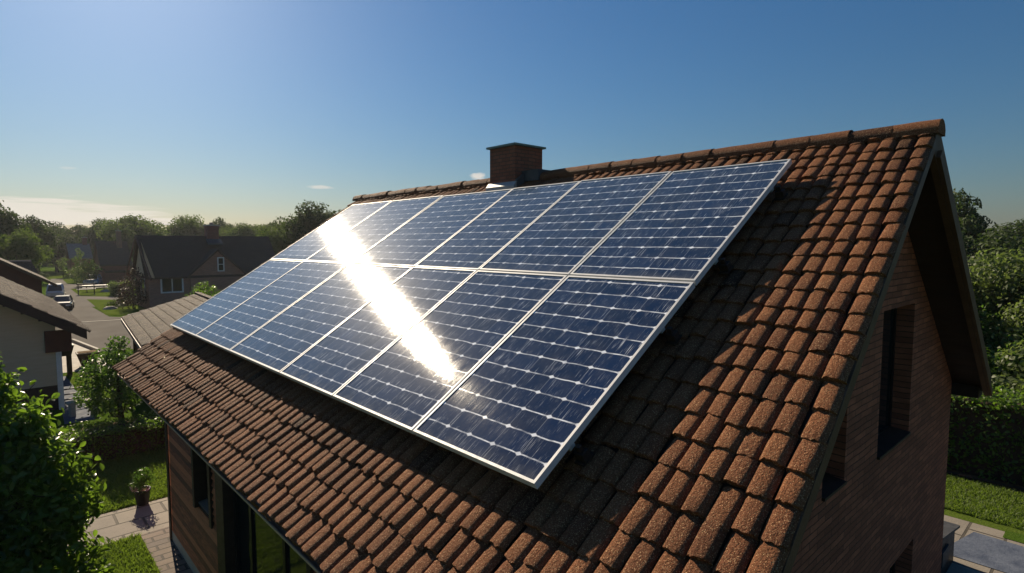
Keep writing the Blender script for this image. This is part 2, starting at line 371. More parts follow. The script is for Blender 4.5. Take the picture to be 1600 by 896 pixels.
# ------------------------------------------------------------------ foliage
def leaf_cloud(centers, normals, length, width, rg, fold=.25, jitter=.9, six=False):
    """One small folded leaf per centre; returns verts, quads."""
    n = len(centers)
    d = rg.normal(size=(n, 3)); d /= np.linalg.norm(d, axis=1)[:, None]
    nr = normals + rg.normal(size=(n, 3)) * jitter; nr /= np.linalg.norm(nr, axis=1)[:, None] + 1e-9
    a = np.cross(nr, d); a /= np.linalg.norm(a, axis=1)[:, None] + 1e-9
    b = np.cross(a, nr)
    L = (length * rg.uniform(.65, 1.3, n))[:, None]; Wd = (width * rg.uniform(.7, 1.25, n))[:, None]
    if not six:
        P = np.stack([centers - a * L * .5, centers + b * Wd * .5 + nr * Wd * fold, centers + a * L * .5, centers - b * Wd * .5 + nr * Wd * fold], 1)
        return P.reshape(-1, 3), np.arange(n * 4).reshape(n, 4)
    droop = nr * L * -.12
    b0 = centers - a * L * .5; t = centers + a * L * .5 + droop
    l1 = centers - a * L * .16 + b * Wd * .5 + nr * Wd * fold; l2 = centers + a * L * .2 + b * Wd * .42 + nr * Wd * fold * .8 + droop * .4
    r1 = centers - a * L * .16 - b * Wd * .5 + nr * Wd * fold; r2 = centers + a * L * .2 - b * Wd * .42 + nr * Wd * fold * .8 + droop * .4
    P = np.stack([b0, l1, l2, t, r2, r1], 1).reshape(-1, 3)
    i = (np.arange(n) * 6)[:, None]
    return P, np.concatenate([i + np.array([[0, 3, 2, 1]]), i + np.array([[0, 5, 4, 3]])])
def lobes_to_leaves(lobes, dens, rg, shell=.55):
    cs, ns, ts = [], [], []
    for (x, y, z, r, *sq) in lobes:
        k = max(12, int(dens * r * r)); sz = sq[0] if sq else .85
        d = rg.normal(size=(k, 3)); d /= np.linalg.norm(d, axis=1)[:, None]
        rad = r * (shell + (1 - shell) * rg.uniform(0, 1, k) ** .6) * (1 + .12 * rg.normal(size=k))
        cs.append(np.array([x, y, z]) + d * rad[:, None] * np.array([1, 1, sz])); ns.append(d + np.array([0, 0, .35]))
        ts.append(np.clip(rg.uniform(.15, .75) + rg.normal(size=k) * .18, 0, 1))
    return np.concatenate(cs), np.concatenate(ns), np.concatenate(ts)
def crown_lobes(h, rad, base, rg, n=26, dome=1.0):
    """Clumps around limb ends of a broad crown: uneven, with gaps."""
    out = []; zc = (h + base) / 2; hz = (h - base) / 2
    for i in range(n):
        d = rg.normal(size=3); d /= np.linalg.norm(d); d[2] = abs(d[2]) if rg.uniform() < .62 else d[2]
        q = rg.uniform(.45, .98); r = rad * rg.uniform(.20, .40)
        x, y, z = d[0] * rad * q * .88, d[1] * rad * q * .88, zc + d[2] * hz * q * .86
        z = min(z, h - r * .85)
        out.append((x, y, z, r, rg.uniform(.65, .9)))
    out.append((0, 0, zc, rad * .55, .9)); out.append((rg.normal() * .1 * rad, 0, h - rad * .3, rad * .3, .8))
    return out
def make_tree(name, label, cat, h, rad, base, mat, seed, group=None, leaf=.3, dens=260, n=26, loc=(0, 0, 0), lobes=None):
    rg = np.random.default_rng(seed); t = thing(name, label, cat, loc, 0, group)
    lb = lobes or crown_lobes(h, rad, base, rg, n)
    c, nr, tn = lobes_to_leaves(lb, dens, rg)
    v, f = leaf_cloud(c, nr, leaf, leaf * .6, rg)
    np_mesh('crown', v, f, mat, t, np.repeat(tn, 4))
    tr = MB(); r0 = h * .028
    top = (0, 0, base + (h - base) * .55)
    tr.tube([(0, 0, -.1), (r0 * .5, 0, base * .6), (0, r0 * .6, base + (h - base) * .2), top], [r0 * 1.25, r0, r0 * .75, r0 * .3], 8)
    for q in lb[::3]:
        z0 = base * .8 + (h - base) * rg.uniform(.0, .3)
        e = (q[0] * .85, q[1] * .85, q[2]); m = (q[0] * .4, q[1] * .4, (z0 + q[2]) / 2 - .05 * h)
        tr.tube([(0, 0, z0), m, e], [r0 * .5, r0 * .32, r0 * .1], 6, False)
    tr.build('trunk', M['bark'], t, (0, 0, 0), True)
    return t

# ------------------------------------------------------------------ the ground
sheet('ground', [(-400, -300), (500, -300), (500, 700), (-400, 700)], 0.0, M['ground'])
sheet('cross_street', [(-40, 25.2), (.2, 25.2), (1.1, 24.6), (9, 23.4), (60, 20), (60, 30.5), (9, 34.6), (4.6, 35.0), (3.05, 37.2), (.6, 38.0), (-40, 36)], .004, M['asphalt'])
sheet('street', [(.55, 37.9), (3.1, 37.1), (3.05, 44.0), (3.35, 50), (3.6, 58), (4.2, 72), (4.75, 84), (3.55, 84), (2.3, 60), (1.4, 48)], .008, M['asphalt'])
sheet('driveway', [(3.0, 43.9), (5.2, 43.4), (9.4, 45.5), (9.4, 51.0), (5.4, 51.5), (3.42, 53.9), (3.3, 50.3)], .012, M['asphalt'])
sheet('driveway', [(3.55, 63.2), (5.4, 63.0), (9.6, 63.5), (9.6, 70.5), (4.9, 71.0), (4.1, 72), (3.8, 66)], .012, M['asphalt'])
sheet('lawn', [(3.06, 38.1), (3.95, 37.2), (5.6, 39.2), (5.3, 47), (4.9, 48.6), (3.46, 50.4)], .016, M['lawn'])
sheet('lawn', [(3.45, 54.2), (5.1, 52.6), (8.6, 55), (8.0, 63.6), (5.5, 63.9), (3.66, 63.4)], .016, M['lawn'])
sheet('lawn', [(4.15, 72.2), (4.9, 72.7), (7.5, 74), (7.2, 82), (4.5, 82)], .016, M['lawn'])
sheet('lawn', [(2.2, 84.2), (7.5, 84.2), (9, 92), (1.5, 92)], .012, M['lawn'])
sheet('pavement', [(-.35, 21.0), (1.2, 21.0), (1.05, 24.5), (.6, 28.2), (.3, 28.2), (.25, 24.9), (-.35, 24.9)], .006, M['concrete'])
sheet('lawn', [(-.12, 16.2), (1.3, 16.0), (1.3, 20.6), (-.22, 20.7)], .010, M['lawn'])
sheet('garden_path', [(-.72, 14.4), (-.14, 14.4), (-.14, 20.4), (-.46, 20.4)], .008, M['slate'])
kb = MB()
for a, b in (((.33, 28.3), (.27, 25.0)), ((.66, 28.1), (1.12, 24.6))):
    kb.bar((*a, .06), (*b, .06), .10, .12)
kb.bar((.33, 28.3, .06), (.66, 28.15, .06), .10, .12); o = kb.build('kerb', M['concrete']); o['kind'] = 'structure'
kb = MB(); kb.bar((3.9, 36.6, .05), (6.5, 35.9, .05), .5, .1); o = kb.build('kerb', M['concrete']); o['kind'] = 'structure'
kb = MB()
kb.bar((.9, 35.4, .012), (3.6, 35.1, .012), .14, .006); o = kb.build('road_marking', M['concrete']); o['kind'] = 'structure'

# around the main house
sheet('lawn', [(-4.5, 8.52), (.9, 8.56), (1.2, 10.7), (-4.5, 11.2)], .008, M['lawn'])
sheet('lawn', [(-4.5, 2.0), (-.44, 2.0), (-.44, 7.38), (-4.5, 7.62)], .008, M['lawn'])
sheet('garden_path', [(-4.5, 7.62), (-.44, 7.40), (.9, 7.40), (.9, 8.52), (-4.5, 8.50)], .012, M['flag'])
sheet('brick_border', [(-.44, -.5), (-.09, -.5), (-.09, 7.40), (-.44, 7.40)], .016, M['edging'])
sheet('soil_bed', [(-2.6, 11.95), (2.5, 11.6), (2.5, 13.7), (-2.6, 13.9)], .010, M['soil'])
sheet('lawn', [(8.86, -12), (10.55, -12), (10.45, 2.5), (8.6, 2.0)], .008, M['lawn'])
sheet('paving', [(6.3, -12), (8.86, -12), (8.86, -.15), (8.55, 4), (6.3, 4)], .006, M['flag'])
sheet('paving_shade', [(7.36, -4.2), (8.22, -4.2), (8.30, -.50), (7.30, -.28)], .014, M['slate'])  # blue-grey sheet painting bluish shade onto the paving, not a separate slab
sheet('lawn', [(8.40, -12), (8.84, -12), (8.70, -.80), (8.40, -.80)], .014, M['ground'])
sheet('soil_bed', [(10.45, -12), (11.9, -12), (11.9, 3), (10.45, 3)], .012, M['soil'])
kb = MB(); kb.bar((10.62, -12, .035), (10.50, 3, .035), .07, .07); o = kb.build('timber_edging', M['dkwood']); o['kind'] = 'structure'

def grass_blades(poly_lo, poly_hi, n, seed, h=.05):
    rg = np.random.default_rng(seed)
    x = rg.uniform(poly_lo[0], poly_hi[0], n); y = rg.uniform(poly_lo[1], poly_hi[1], n)
    a = rg.uniform(0, 6.28, n); hh = h * rg.uniform(.4, 1.3, n); w = .007 * rg.uniform(.7, 1.5, n)
    dx, dy = np.cos(a) * w, np.sin(a) * w; lx, ly = rg.normal(size=n) * hh * .6, rg.normal(size=n) * hh * .6
    z = np.full(n, .01)
    P = np.stack([np.stack([x - dx, y - dy, z], 1), np.stack([x + dx, y + dy, z], 1), np.stack([x + lx + dx * .3, y + ly + dy * .3, z + hh], 1), np.stack([x + lx - dx * .3, y + ly - dy * .3, z + hh], 1)], 1)
    o = np_mesh('grass', P.reshape(-1, 3), np.arange(n * 4).reshape(n, 4), M['blade'], None, np.repeat(rg.uniform(0, 1, n), 4))
    o['kind'] = 'stuff'; return o
tag(grass_blades((-2.2, 8.56), (.9, 11.0), 26000, 1), 'sunlit mown grass blades beyond the flagstone path', 'grass')
tag(grass_blades((-2.2, 5.2), (-.46, 7.4), 22000, 2), 'mown grass blades in front of the flagstone path', 'grass')
tag(grass_blades((8.88, -2.2), (10.45, 1.2), 26000, 3), 'mown grass blades between the hedge and the paving', 'grass')

# ------------------------------------------------------------------ THE HOUSE
HX0, HX1, HY0, HY1 = -.107, 6.22, -.50, 7.0
RX, RZ = 3.400, 4.955                       # ridge line
house = thing('brick_house', 'brown brick and timber house under a clay tiled gable roof carrying the panels', 'house', (3.0, 3.2, 0))
HO = house.location
PR = math.atan2(RZ - 2.60, 6.47 - RX)       # right-hand slope
S_TOP = RX / CT + (-.165) * math.tan(TH)    # slope coordinate of the ridge at the tile bed
def verge_shear(u, s):                      # the tile courses lean slightly off square, so the verges do too
    k = .064 + .033 * np.clip((u + .79) / 8.9, 0, 1)
    return u + k * (s - 3.99)

def tile_field(u0, u1, s0, s1, w, g, rg, place, nx=9, shear=True, rag=1.0):
    cols = int(round((u1 - u0) / w)); w = (u1 - u0) / cols; rows = int(math.ceil((s1 - s0) / g))
    X = np.linspace(-1, 1, nx); T = np.array([0.0, .06, .5, 1.0])
    V, Fq, tone = [], [], []
    cj = rg.normal(size=cols) * .0025
    base = 0
    q = []
    for i in (0, 2, 3, 4):                  # lip row first (own vertices, so the edge stays crisp), then three rows up the tile
        for j in range(nx - 1): q.append((i * nx + j, i * nx + j + 1, (i + 1) * nx + j + 1, (i + 1) * nx + j))
    q = np.array(q)
    for r in range(rows):
        rj = rg.normal() * .006
        for c in range(cols):
            uc = u0 + (c + .5) * w + cj[c] + rg.normal() * .0030
            sl = s0 + r * g + rj + rg.normal() * .007 + (0.012 if (c + r) % 2 else 0)
            su_ = min(sl + g * 1.16, s1 + .02)
            if sl > s1 - .03: continue
            hw = w * .5 * rg.uniform(.95, 1.01); hb = .027 * rg.uniform(.8, 1.2); lift = rg.normal() * .003
            rot = rg.normal() * .018; skew = rg.normal() * .12
            sg = np.concatenate([[sl, sl], sl + (su_ - sl) * T])  # six rings
            prof = np.clip(1 - np.abs(np.clip(X + skew * (1 - X * X), -1, 1)) ** 4.0, 0, 1) ** .72
            rings = []
            for i in range(6):
                t = 0 if i < 2 else T[i - 2]
                n = -.185 + prof * hb + .024 * (1 - t) + lift
                if i == 0: n = n - (.026 if r else .060) - .012 * prof + rg.normal(size=nx) * .004 * rag
                if i in (1, 2): n = n - .004
                jag = (rg.normal(size=nx) * .0042 * rag + (.008 * (1 - prof))) if i <= 1 else (lipj if i == 2 else rg.normal(size=nx) * .0012)
                if i == 1: lipj = jag; lipw = rg.normal(size=nx) * .0010
                ss = np.full(nx, sg[i]) + jag + (0.004 if i == 0 else 0)
                uu = uc + X * hw + (ss - sl) * rot + (lipw if i in (1, 2) else rg.normal(size=nx) * .0010)
                if shear: uu = verge_shear(uu, ss)
                rings.append(np.stack([uu, ss, n], 1))
            V.append(np.concatenate(rings)); Fq.append(q + base); base += 6 * nx
            tn = np.clip(rg.normal(.55, .15), 0, 1)
            if rg.uniform() < .025: tn = rg.uniform(0, .15)
            tone.append(np.full(6 * nx, tn))
    V = np.concatenate(V); return place(V), np.concatenate(Fq), np.concatenate(tone)
def place_left(V):
    u, s, n = V[:, 0], V[:, 1], V[:, 2]
    return np.stack([s * CT - n * ST, u, GZ + s * ST + n * CT], 1)
v, f, tn = tile_field(-.80, 8.10, -.84, S_TOP - .03, .1125, .178, np.random.default_rng(11), place_left)
f = f[:, ::-1]
np_mesh('roof_slope', v, f, M['tile'], house, tn, True, HO)
# right-hand slope: s measured up from its eave
CP, SP = math.cos(PR), math.sin(PR); LR = (6.47 - RX) / CP
def place_right(V):
    u, s, n = V[:, 0], V[:, 1], V[:, 2] + .165
    return np.stack([6.47 - s * CP + n * SP, u, 2.60 + s * SP + n * CP], 1)
v, f, tn = tile_field(-.80, 8.05, -.04, LR - .03, .15, .2, np.random.default_rng(12), place_right, 7, False)
np_mesh('roof_slope', v, f, M['tile'], house, tn, True, HO)
# deck under the tiles (both slopes), sheared with the verge on the left-hand side
def sv(u, s): return float(verge_shear(np.array(u), np.array(s)))
deck = MB()
def slab_left(ua, ub, sa, sb, na, nb, mb):
    P = []
    for n in (na, nb):
        for (u, s) in ((ua, sa), (ub, sa), (ub, sb), (ua, sb)):
            x = roof(sv(u, s), s, n)
            P.append(x)
    mb.hexa([P[0], P[3], P[2], P[1], P[4], P[7], P[6], P[5]])
slab_left(-.78, 8.08, -.80, S_TOP, -.27, -.188, deck)
def rpt(u, s, n): return Vector((6.47 - s * CP + n * SP, u, 2.60 + s * SP + n * CP))
P = [rpt(u, s, n) for n in (-.20, -.022) for (u, s) in ((-.77, 0), (-.77, LR), (8.03, LR), (8.03, 0))]
deck.hexa([P[0], P[3], P[2], P[1], P[4], P[7], P[6], P[5]])
deck.build('roof_deck', M['soffit'], house)
# verge boards on the near gable
bb = MB()
slab_left(-.802, -.782, -.82, S_TOP + .02, -.25, -.180, bb); bb.build('barge_board', M['verge'], house)
bb = MB()
P = [rpt(u, s, n) for n in (-.24, -.01) for (u, s) in ((-.815, -.03), (-.815, LR + .03), (-.772, LR + .03), (-.772, -.03))]
bb.hexa([P[0], P[3], P[2], P[1], P[4], P[7], P[6], P[5]]); bo = bb.build('barge_board', M['verge'], house)
st = MB(); P = [rpt(u, s, n) for n in (-.235, -.165) for (u, s) in ((-.845, -.03), (-.845, LR - .08), (-.818, LR - .08), (-.818, -.03))]
st.hexa([P[0], P[3], P[2], P[1], P[4], P[7], P[6], P[5]]); st.build('edge_strip', M['verge'], house)
# boxed eave end on the right
be = MB(); be.box((6.24, -.74, 2.37), (6.50, 8.0, 2.50)); be.build('soffit', M['soffit'], house)
# ridge tiles: overlapping half rounds
rd = MB(); yy = -.83; rr = random.Random(5)
while yy < 8.12:
    L = .30; n = 9; i0 = len(rd.v); j1, j2 = rr.uniform(-.007, .007), rr.uniform(-.007, .007)
    tone = min(1, max(0, rr.gauss(.55, .2)))
    for (y, r) in ((yy, .100), (yy, .1065), (yy, .1065), (yy + L * .5, .105), (yy + L + .012, .101)):
        for k in range(n):
            a = math.pi * (-.08 + 1.16 * k / (n - 1)); rj = r + rr.uniform(-.0015, .0015)
            rd.v.append((RX + j1 - math.cos(a) * rj * 1.05, y, RZ - .040 + j2 + math.sin(a) * rj * .88)); rd.t.append(tone)
    for b in (0, 2, 3):
        for k in range(n - 1): rd.f.append((i0 + b * n + k, i0 + b * n + k + 1, i0 + (b + 1) * n + k + 1, i0 + (b + 1) * n + k))
    yy += L
for k in range(n - 2): rd.f.append((0, k + 2, k + 1))
rd.build('ridge_tiles', M['tile'], house, None, True)
# gutter and fascia along the left eave
gp = roof(0, -.84, -.24); gx, gz = gp.x + .032, gp.z
gt = MB(); n = 8; y0g, y1g = sv(-.78, -.84), sv(8.08, -.84); i0 = 0
for y in (y0g, y1g):
    for rad in (.055, .047):
        for k in range(n + 1):
            a = math.pi * k / n; gt.v.append((gx + .02 - math.cos(a) * rad, y, gz - .02 - math.sin(a) * rad)); gt.t.append(.5)
m = n + 1
for k in range(n):
    gt.f += [(k, k + 1, 2 * m + k + 1, 2 * m + k), (m + k, 3 * m + k, 3 * m + k + 1, m + k + 1)]
gt.f += [(0, 2 * m, 3 * m, m), (n, m + n, 3 * m + n, 2 * m + n)]
gt.build('gutter', M['gutter'], house)
fb = MB(); fb.box((gx + .080, y0g + .03, gz - .10), (gx + .110, y1g - .03, gz + .05)); fb.build('fascia', M['dkwood'], house)
sf = MB(); sf.box((gx + .111, HY0 + .02, gz - .10), (HX0 - .005, HY1 + .4, gz - .08)); sf.build('soffit', M['soffit'], house)

# walls with openings
def wall_panels(xs, top, holes, pt, mb, z0=0.0):
    """Front face of a wall cut around its openings; pt(a, z) gives the point."""
    cuts = sorted(set(xs + [h[0] for h in holes] + [h[1] for h in holes]))
    for a, b in zip(cuts, cuts[1:]):
        hs = sorted([h for h in holes if h[0] <= a + 1e-6 and h[1] >= b - 1e-6], key=lambda h: h[2])
        z = z0
        for h in hs:
            if h[2] > z + 1e-6: mb.quad(pt(a, z), pt(b, z), pt(b, h[2]), pt(a, h[2]))
            z = h[3]
        if min(top(a), top(b)) > z: mb.quad(pt(a, z), pt(b, z), pt(b, top(b)), pt(a, top(a)))
def gable_top(x):
    zl = GZ + (x * math.tan(TH)) - .27 / CT + .01
    zr = 2.60 + (6.47 - x) * math.tan(PR) - .20 / CP + .01
    return min(zl, zr)
xa = (2.60 + 6.47 * math.tan(PR) - .20 / CP - GZ + .27 / CT) / (math.tan(TH) + math.tan(PR))
g_holes = [(2.24, 2.68, 2.36, 3.02), (3.46, 4.42, 2.33, 3.55), (4.02, 4.82, .35, 1.17)]
gw = MB(); wall_panels([HX0, xa, HX1], gable_top, g_holes, lambda a, z: (a, HY0, z), gw)
DEP = .17
for (a, b, z0, z1) in g_holes:               # brick reveals
    y1 = HY0 + DEP
    gw.quad((b, HY0, z0), (b, y1, z0), (b, y1, z1), (b, HY0, z1)); gw.quad((a, y1, z0), (a, HY0, z0), (a, HY0, z1), (a, y1, z1))
    gw.quad((a, HY0, z1), (b, HY0, z1), (b, y1, z1), (a, y1, z1)); gw.quad((a, y1, z0), (b, y1, z0), (b, HY0, z0), (a, HY0, z0))
gw.quad((HX1, HY0, 0), (HX1, HY1, 0), (HX1, HY1, 2.5), (HX1, HY0, 2.5))
wall_panels([HX0, xa, HX1], gable_top, [], lambda a, z: (a, HY1, z), gw)
gw.build('gable_wall', M['gable_brick'], house)
def window_y(a, b, z0, z1, y, mull, house=house, fw=.045, name='window', frame='frame', pane='glass', sill=True, d=.03, side=1):
    fr = MB()
    fr.box((a, y, z0), (a + fw, y + d, z1)); fr.box((b - fw, y, z0), (b, y + d, z1))
    fr.box((a + fw, y, z0), (b - fw, y + d, z0 + fw)); fr.box((a + fw, y, z1 - fw), (b - fw, y + d, z1))
    for q in mull: fr.box((a + (b - a) * q - fw * .4, y + .003, z0 + fw), (a + (b - a) * q + fw * .4, y + d - .003, z1 - fw))
    w = fr.build(name, M[frame], house)
    pn = MB(); pn.quad((a + fw * .5, y + d * .6, z0 + fw * .5), (b - fw * .5, y + d * .6, z0 + fw * .5), (b - fw * .5, y + d * .6, z1 - fw * .5), (a + fw * .5, y + d * .6, z1 - fw * .5))
    pn.build('pane', M[pane], w)
    if sill:
        sl = MB(); sl.hexa([(a + .004, y - .16, z0 - .004), (b - .004, y - .16, z0 - .004), (b - .004, y - .002, z0 - .004), (a + .004, y - .002, z0 - .004), (a + .004, y - .16, z0 + .015), (b - .004, y - .16, z0 + .015), (b - .004, y - .002, z0 + .035), (a + .004, y - .002, z0 + .035)])
        sl.build('sill', M['dkwood'], w)
    return w
window_y(2.24, 2.68, 2.36, 3.02, HY0 + .14, [.5]); window_y(3.46, 4.42, 2.33, 3.55, HY0 + .14, [.5]); window_y(4.02, 4.82, .35, 1.17, HY0 + .14, [.5])

# left wall: horizontal lap boards around a window and a wide glazed door
s_holes = [(4.97, 5.58, 1.00, 1.78), (2.30, 4.42, .08, 1.82)]
side_top = 2.36
sw = MB(); bh = .080; z = .16; rr = random.Random(3)
while z < side_top:
    z1 = min(z + bh, side_top)
    spans = [(HY0, HY1)]
    for (a, b, h0, h1) in s_holes:
        if h0 < z1 - .01 and h1 > z + .01:
            spans = [p for (p0, p1) in spans for p in (((p0, min(p1, a)), (max(p0, b), p1)) if (p0 < a and p1 > b) else ((p0, p1),))]
    for (p0, p1) in spans:
        tn = rr.uniform(0, 1); x = HX0
        sw.hexa([(x - .034, p0, z), (x, p0, z), (x, p1, z), (x - .034, p1, z), (x - .010, p0, z1 - .014), (x, p0, z1 - .014), (x, p1, z1 - .014), (x - .010, p1, z1 - .014)], tn)
    z += bh
sw.build('timber_siding', M['board'], house)
bk = MB()                                    # wall body and reveals behind the boards
wall_panels([HY0, HY1], lambda y: side_top, s_holes, lambda a, z: (HX0 + .003, a, z), bk)
for (a, b, z0, z1) in s_holes:
    x0, x1 = HX0 - .016, HX0 + .13
    bk.quad((x0, a, z0), (x1, a, z0), (x1, a, z1), (x0, a, z1)); bk.quad((x1, b, z0), (x0, b, z0), (x0, b, z1), (x1, b, z1)); bk.quad((x0, a, z1), (x1, a, z1), (x1, b, z1), (x0, b, z1)); bk.quad((x0, a, z0), (x0, b, z0), (x1, b, z0), (x1, a, z0))
bk.build('side_wall', M['dkwood'], house)
fd = MB(); fd.box((HX0 - .035, HY0 + .02, 0), (HX0 + .05, HY1 + .01, .155)); fd.build('foundation', M['concrete'], house)
for (p, w) in ((HY1 - .03, .10), (4.58, .22)):
    cp = MB(); cp.box((HX0 - .05, p - w / 2, .0), (HX0 - .0345, p + w / 2, side_top)); cp.build('corner_post', M['dkwood'], house)
def window_x(a, b, z0, z1, x, mull, name, parent=house, fw=.05, frame='frame', sill=None):
    fr = MB(); d = .04
    fr.box((x, a, z0), (x + d, a + fw, z1)); fr.box((x, b - fw, z0), (x + d, b, z1)); fr.box((x, a + fw, z0), (x + d, b - fw, z0 + fw)); fr.box((x, a + fw, z1 - fw), (x + d, b - fw, z1))
    for q in mull: y = a + (b - a) * q; fr.box((x + .003, y - fw * .5, z0 + fw), (x + d - .003, y + fw * .5, z1 - fw))
    w = fr.build(name, M[frame], parent)
    pn = MB(); pn.quad((x + d * .6, b - .02, z0 + .02), (x + d * .6, a + .02, z0 + .02), (x + d * .6, a + .02, z1 - .02), (x + d * .6, b - .02, z1 - .02)); pn.build('pane', M['glass'], w)
    if sill:
        sl = MB(); sl.hexa([(x - .10, a + .003, z0 + .002), (x - .002, a + .003, z0 + .002), (x - .002, b - .003, z0 + .002), (x - .10, b - .003, z0 + .002), (x - .10, a + .003, z0 + .012), (x - .002, a + .003, z0 + .03), (x - .002, b - .003, z0 + .03), (x - .10, b - .003, z0 + .012)]); sl.build('sill', M[sill], w)
    return w
cw = window_x(4.97, 5.58, 1.00, 1.78, HX0 + .09, [], 'window', sill='trim')
for (a, b, z0, z1) in s_holes:               # casings that cover the board ends
    xo = HX0 - .052
    for (p0, p1) in ((a - .075, a + .004), (b - .004, b + .075)):
        cs_ = MB(); cs_.box((xo, p0, z0 - .05), (HX0 - .001, p1, z1 + .05)); cs_.build('casing', M['dkwood'], house)
window_x(2.30, 4.42, .08, 1.82, HX0 + .05, [.35, .76], 'patio_door', fw=.06)

# chimney straddling the ridge
CX0, CX1, CY0, CY1 = 3.15, 3.64, 3.53, 4.02
ch = MB(); ch.box((CX0, CY0, 4.35), (CX1, CY1, 5.335)); chim = ch.build('chimney', M['chim_brick'], house)
cc = MB(); o_ = .035
cc.box((CX0 - o_, CY0 - o_, 5.337), (CX1 + o_, CY1 + o_, 5.362)); cc.box((CX0 - o_ + .004, CY0 - o_ + .004, 5.3625), (CX1 + o_ - .004, CY1 + o_ - .004, 5.40), ch=.16)
cc.build('cap', M['copper'], chim, HO)
def tz(x): return GZ + x * math.tan(TH) - .115 / CT      # tile surface height on the left slope
fl = MB()
fl.hexa([(CX0 - .05, CY0 - .03, tz(CX0 - .05) - .05), (CX0 - .002, CY0 - .03, tz(CX0) - .05), (CX0 - .002, CY1 + .03, tz(CX0) - .05), (CX0 - .05, CY1 + .03, tz(CX0 - .05) - .05), (CX0 - .05, CY0 - .03, tz(CX0 - .05) + .02), (CX0 - .002, CY0 - .03, tz(CX0) + .045), (CX0 - .002, CY1 + .03, tz(CX0) + .045), (CX0 - .05, CY1 + .03, tz(CX0 - .05) + .02)])
fl.build('flashing', M['lead'], chim, HO)
fl = MB()
fl.hexa([(CX0 - .002, CY0 - .045, tz(CX0) - .05), (RX - .10, CY0 - .045, tz(RX - .1) - .05), (RX - .10, CY0 - .002, tz(RX - .1) - .05), (CX0 - .002, CY0 - .002, tz(CX0) - .05), (CX0 - .002, CY0 - .045, tz(CX0) + .06), (RX - .10, CY0 - .045, tz(RX - .1) + .07), (RX - .10, CY0 - .002, tz(RX - .1) + .07), (CX0 - .002, CY0 - .002, tz(CX0) + .06)])
fl.box((RX - .135, CY0 - .30, RZ - .07), (RX + .135, CY0 - .003, RZ + .066))
fl.build('flashing', M['steel'], chim, HO)

# ------------------------------------------------------------------ solar array
AW, AH = 7.2, 3.309
frac = [0, .141, .285, .445, .600, .812, 1.0]    # from near (u = 0) to far, adjusted below
frac = [0, .145, .295, .440, .635, .820, 1.0]
rot_roof = Matrix.Rotation(-TH, 4, 'Y')
panel_names = {}
lab_low = ['large lower-row solar panel at the near bottom corner of the array, fully visible',
           'lower-row solar panel with the bottom end of the sun glare near its right edge',
           'lower-row solar panel fourth from the far left end, crossed by the glare',
           'lower-row solar panel third from the far left end of the array',
           'lower-row solar panel second from the far left end of the array',
           'lower-row solar panel at the far left bottom corner of the array']
lab_up = ['upper-row solar panel at the near top right corner of the array',
          'upper-row solar panel second from the right end below bare ridge tiles',
          'upper-row solar panel third from the right end, below the right side of the chimney',
          'upper-row solar panel just below the left side of the brick chimney',
          'upper-row solar panel crossed by the top of the glare, second from the far left',
          'upper-row solar panel at the far top left corner beside the trees']
def make_panel(w, h, ncol, nrow):
    t = thing('solar_panel', '', 'solar panel', (0, 0, 0), 0, 'solar panels in the two-row roof array')
    fr = MB(); fw, fd = .016, .040
    fr.box((0, 0, -fd), (fw, w, 0)); fr.box((h - fw, 0, -fd), (h, w, 0)); fr.box((fw, 0, -fd), (h - fw, fw, 0)); fr.box((fw, w - fw, -fd), (h - fw, w, 0))
    fr.build('frame', M['alu'], t, (0, 0, 0))
    g = MB(); m_ = fw + .001
    g.quad((m_, m_, -.005), (h - m_, m_, -.005), (h - m_, w - m_, -.005), (m_, w - m_, -.005))
    o = g.build('cell_sheet', M['cells'], t, (0, 0, 0)); me = o.data
    uvl = me.uv_layers.new(name='cells')
    for i, (a, b) in enumerate(((ncol + .0, 0), (ncol, nrow), (0, nrow), (0, 0))): uvl.data[i].uv = (a - .0, b + .25)
    bk = MB(); bk.quad((m_, w - m_, -.03), (h - m_, w - m_, -.03), (h - m_, m_, -.03), (m_, m_, -.03)); bk.build('back_sheet', M['black'], t, (0, 0, 0))
    return t
GAP = .016; rj_ = random.Random(4)
for c in range(6):
    ua, ub = AW * frac[c] + GAP / 2, AW * frac[c + 1] - GAP / 2
    if c == 0: ua = 0.0
    if c == 5: ub = AW
    h = AH / 2 - GAP / 2
    t0 = make_panel(ub - ua, h, 5, 12)
    for r in range(2):
        t = t0 if r == 0 else copy_tree(t0)
        t['label'] = (lab_low if r == 0 else lab_up)[c]
        t.location = roof(ua, 0 if r == 0 else AH / 2 + GAP / 2, 0); t.rotation_euler = (R(rj_.gauss(0, .10)), -TH + R(rj_.gauss(0, .10)), 0)
for i, (s, lab) in enumerate(((.30, 'aluminium mounting rail under the lower edge of the bottom panel row'), (1.25, 'aluminium mounting rail under the upper part of the bottom panel row'),
                              (1.98, 'aluminium mounting rail under the lower part of the top panel row'), (2.95, 'aluminium mounting rail under the upper edge of the top panel row'))):
    t = thing('mounting_rail', lab, 'mounting rail', roof(0, s, -.1), 0, 'mounting rails under the panels'); t.rotation_euler = (0, -TH, 0)
    rb = MB(); rb.box((-.02, .02, .018), (.02, 7.12, .058)); rb.build('rail_bar', M['alu'], t, (0, 0, 0))
    for k, y in enumerate((-.03, 1.5, 3.0, 4.5, 6.0, 7.1)):
        hk = MB(); hk.box((-.025, y - .03, -.03), (.025, y + .03, .018)); hk.box((-.045, y - .032, -.042), (.045, y + .032, -.0305))
        if k == 0: hk.box((-.012, y - .012, .0185), (.012, y + .018, .052))
        hk.build('hook', M['dkwood'], t, (0, 0, 0))

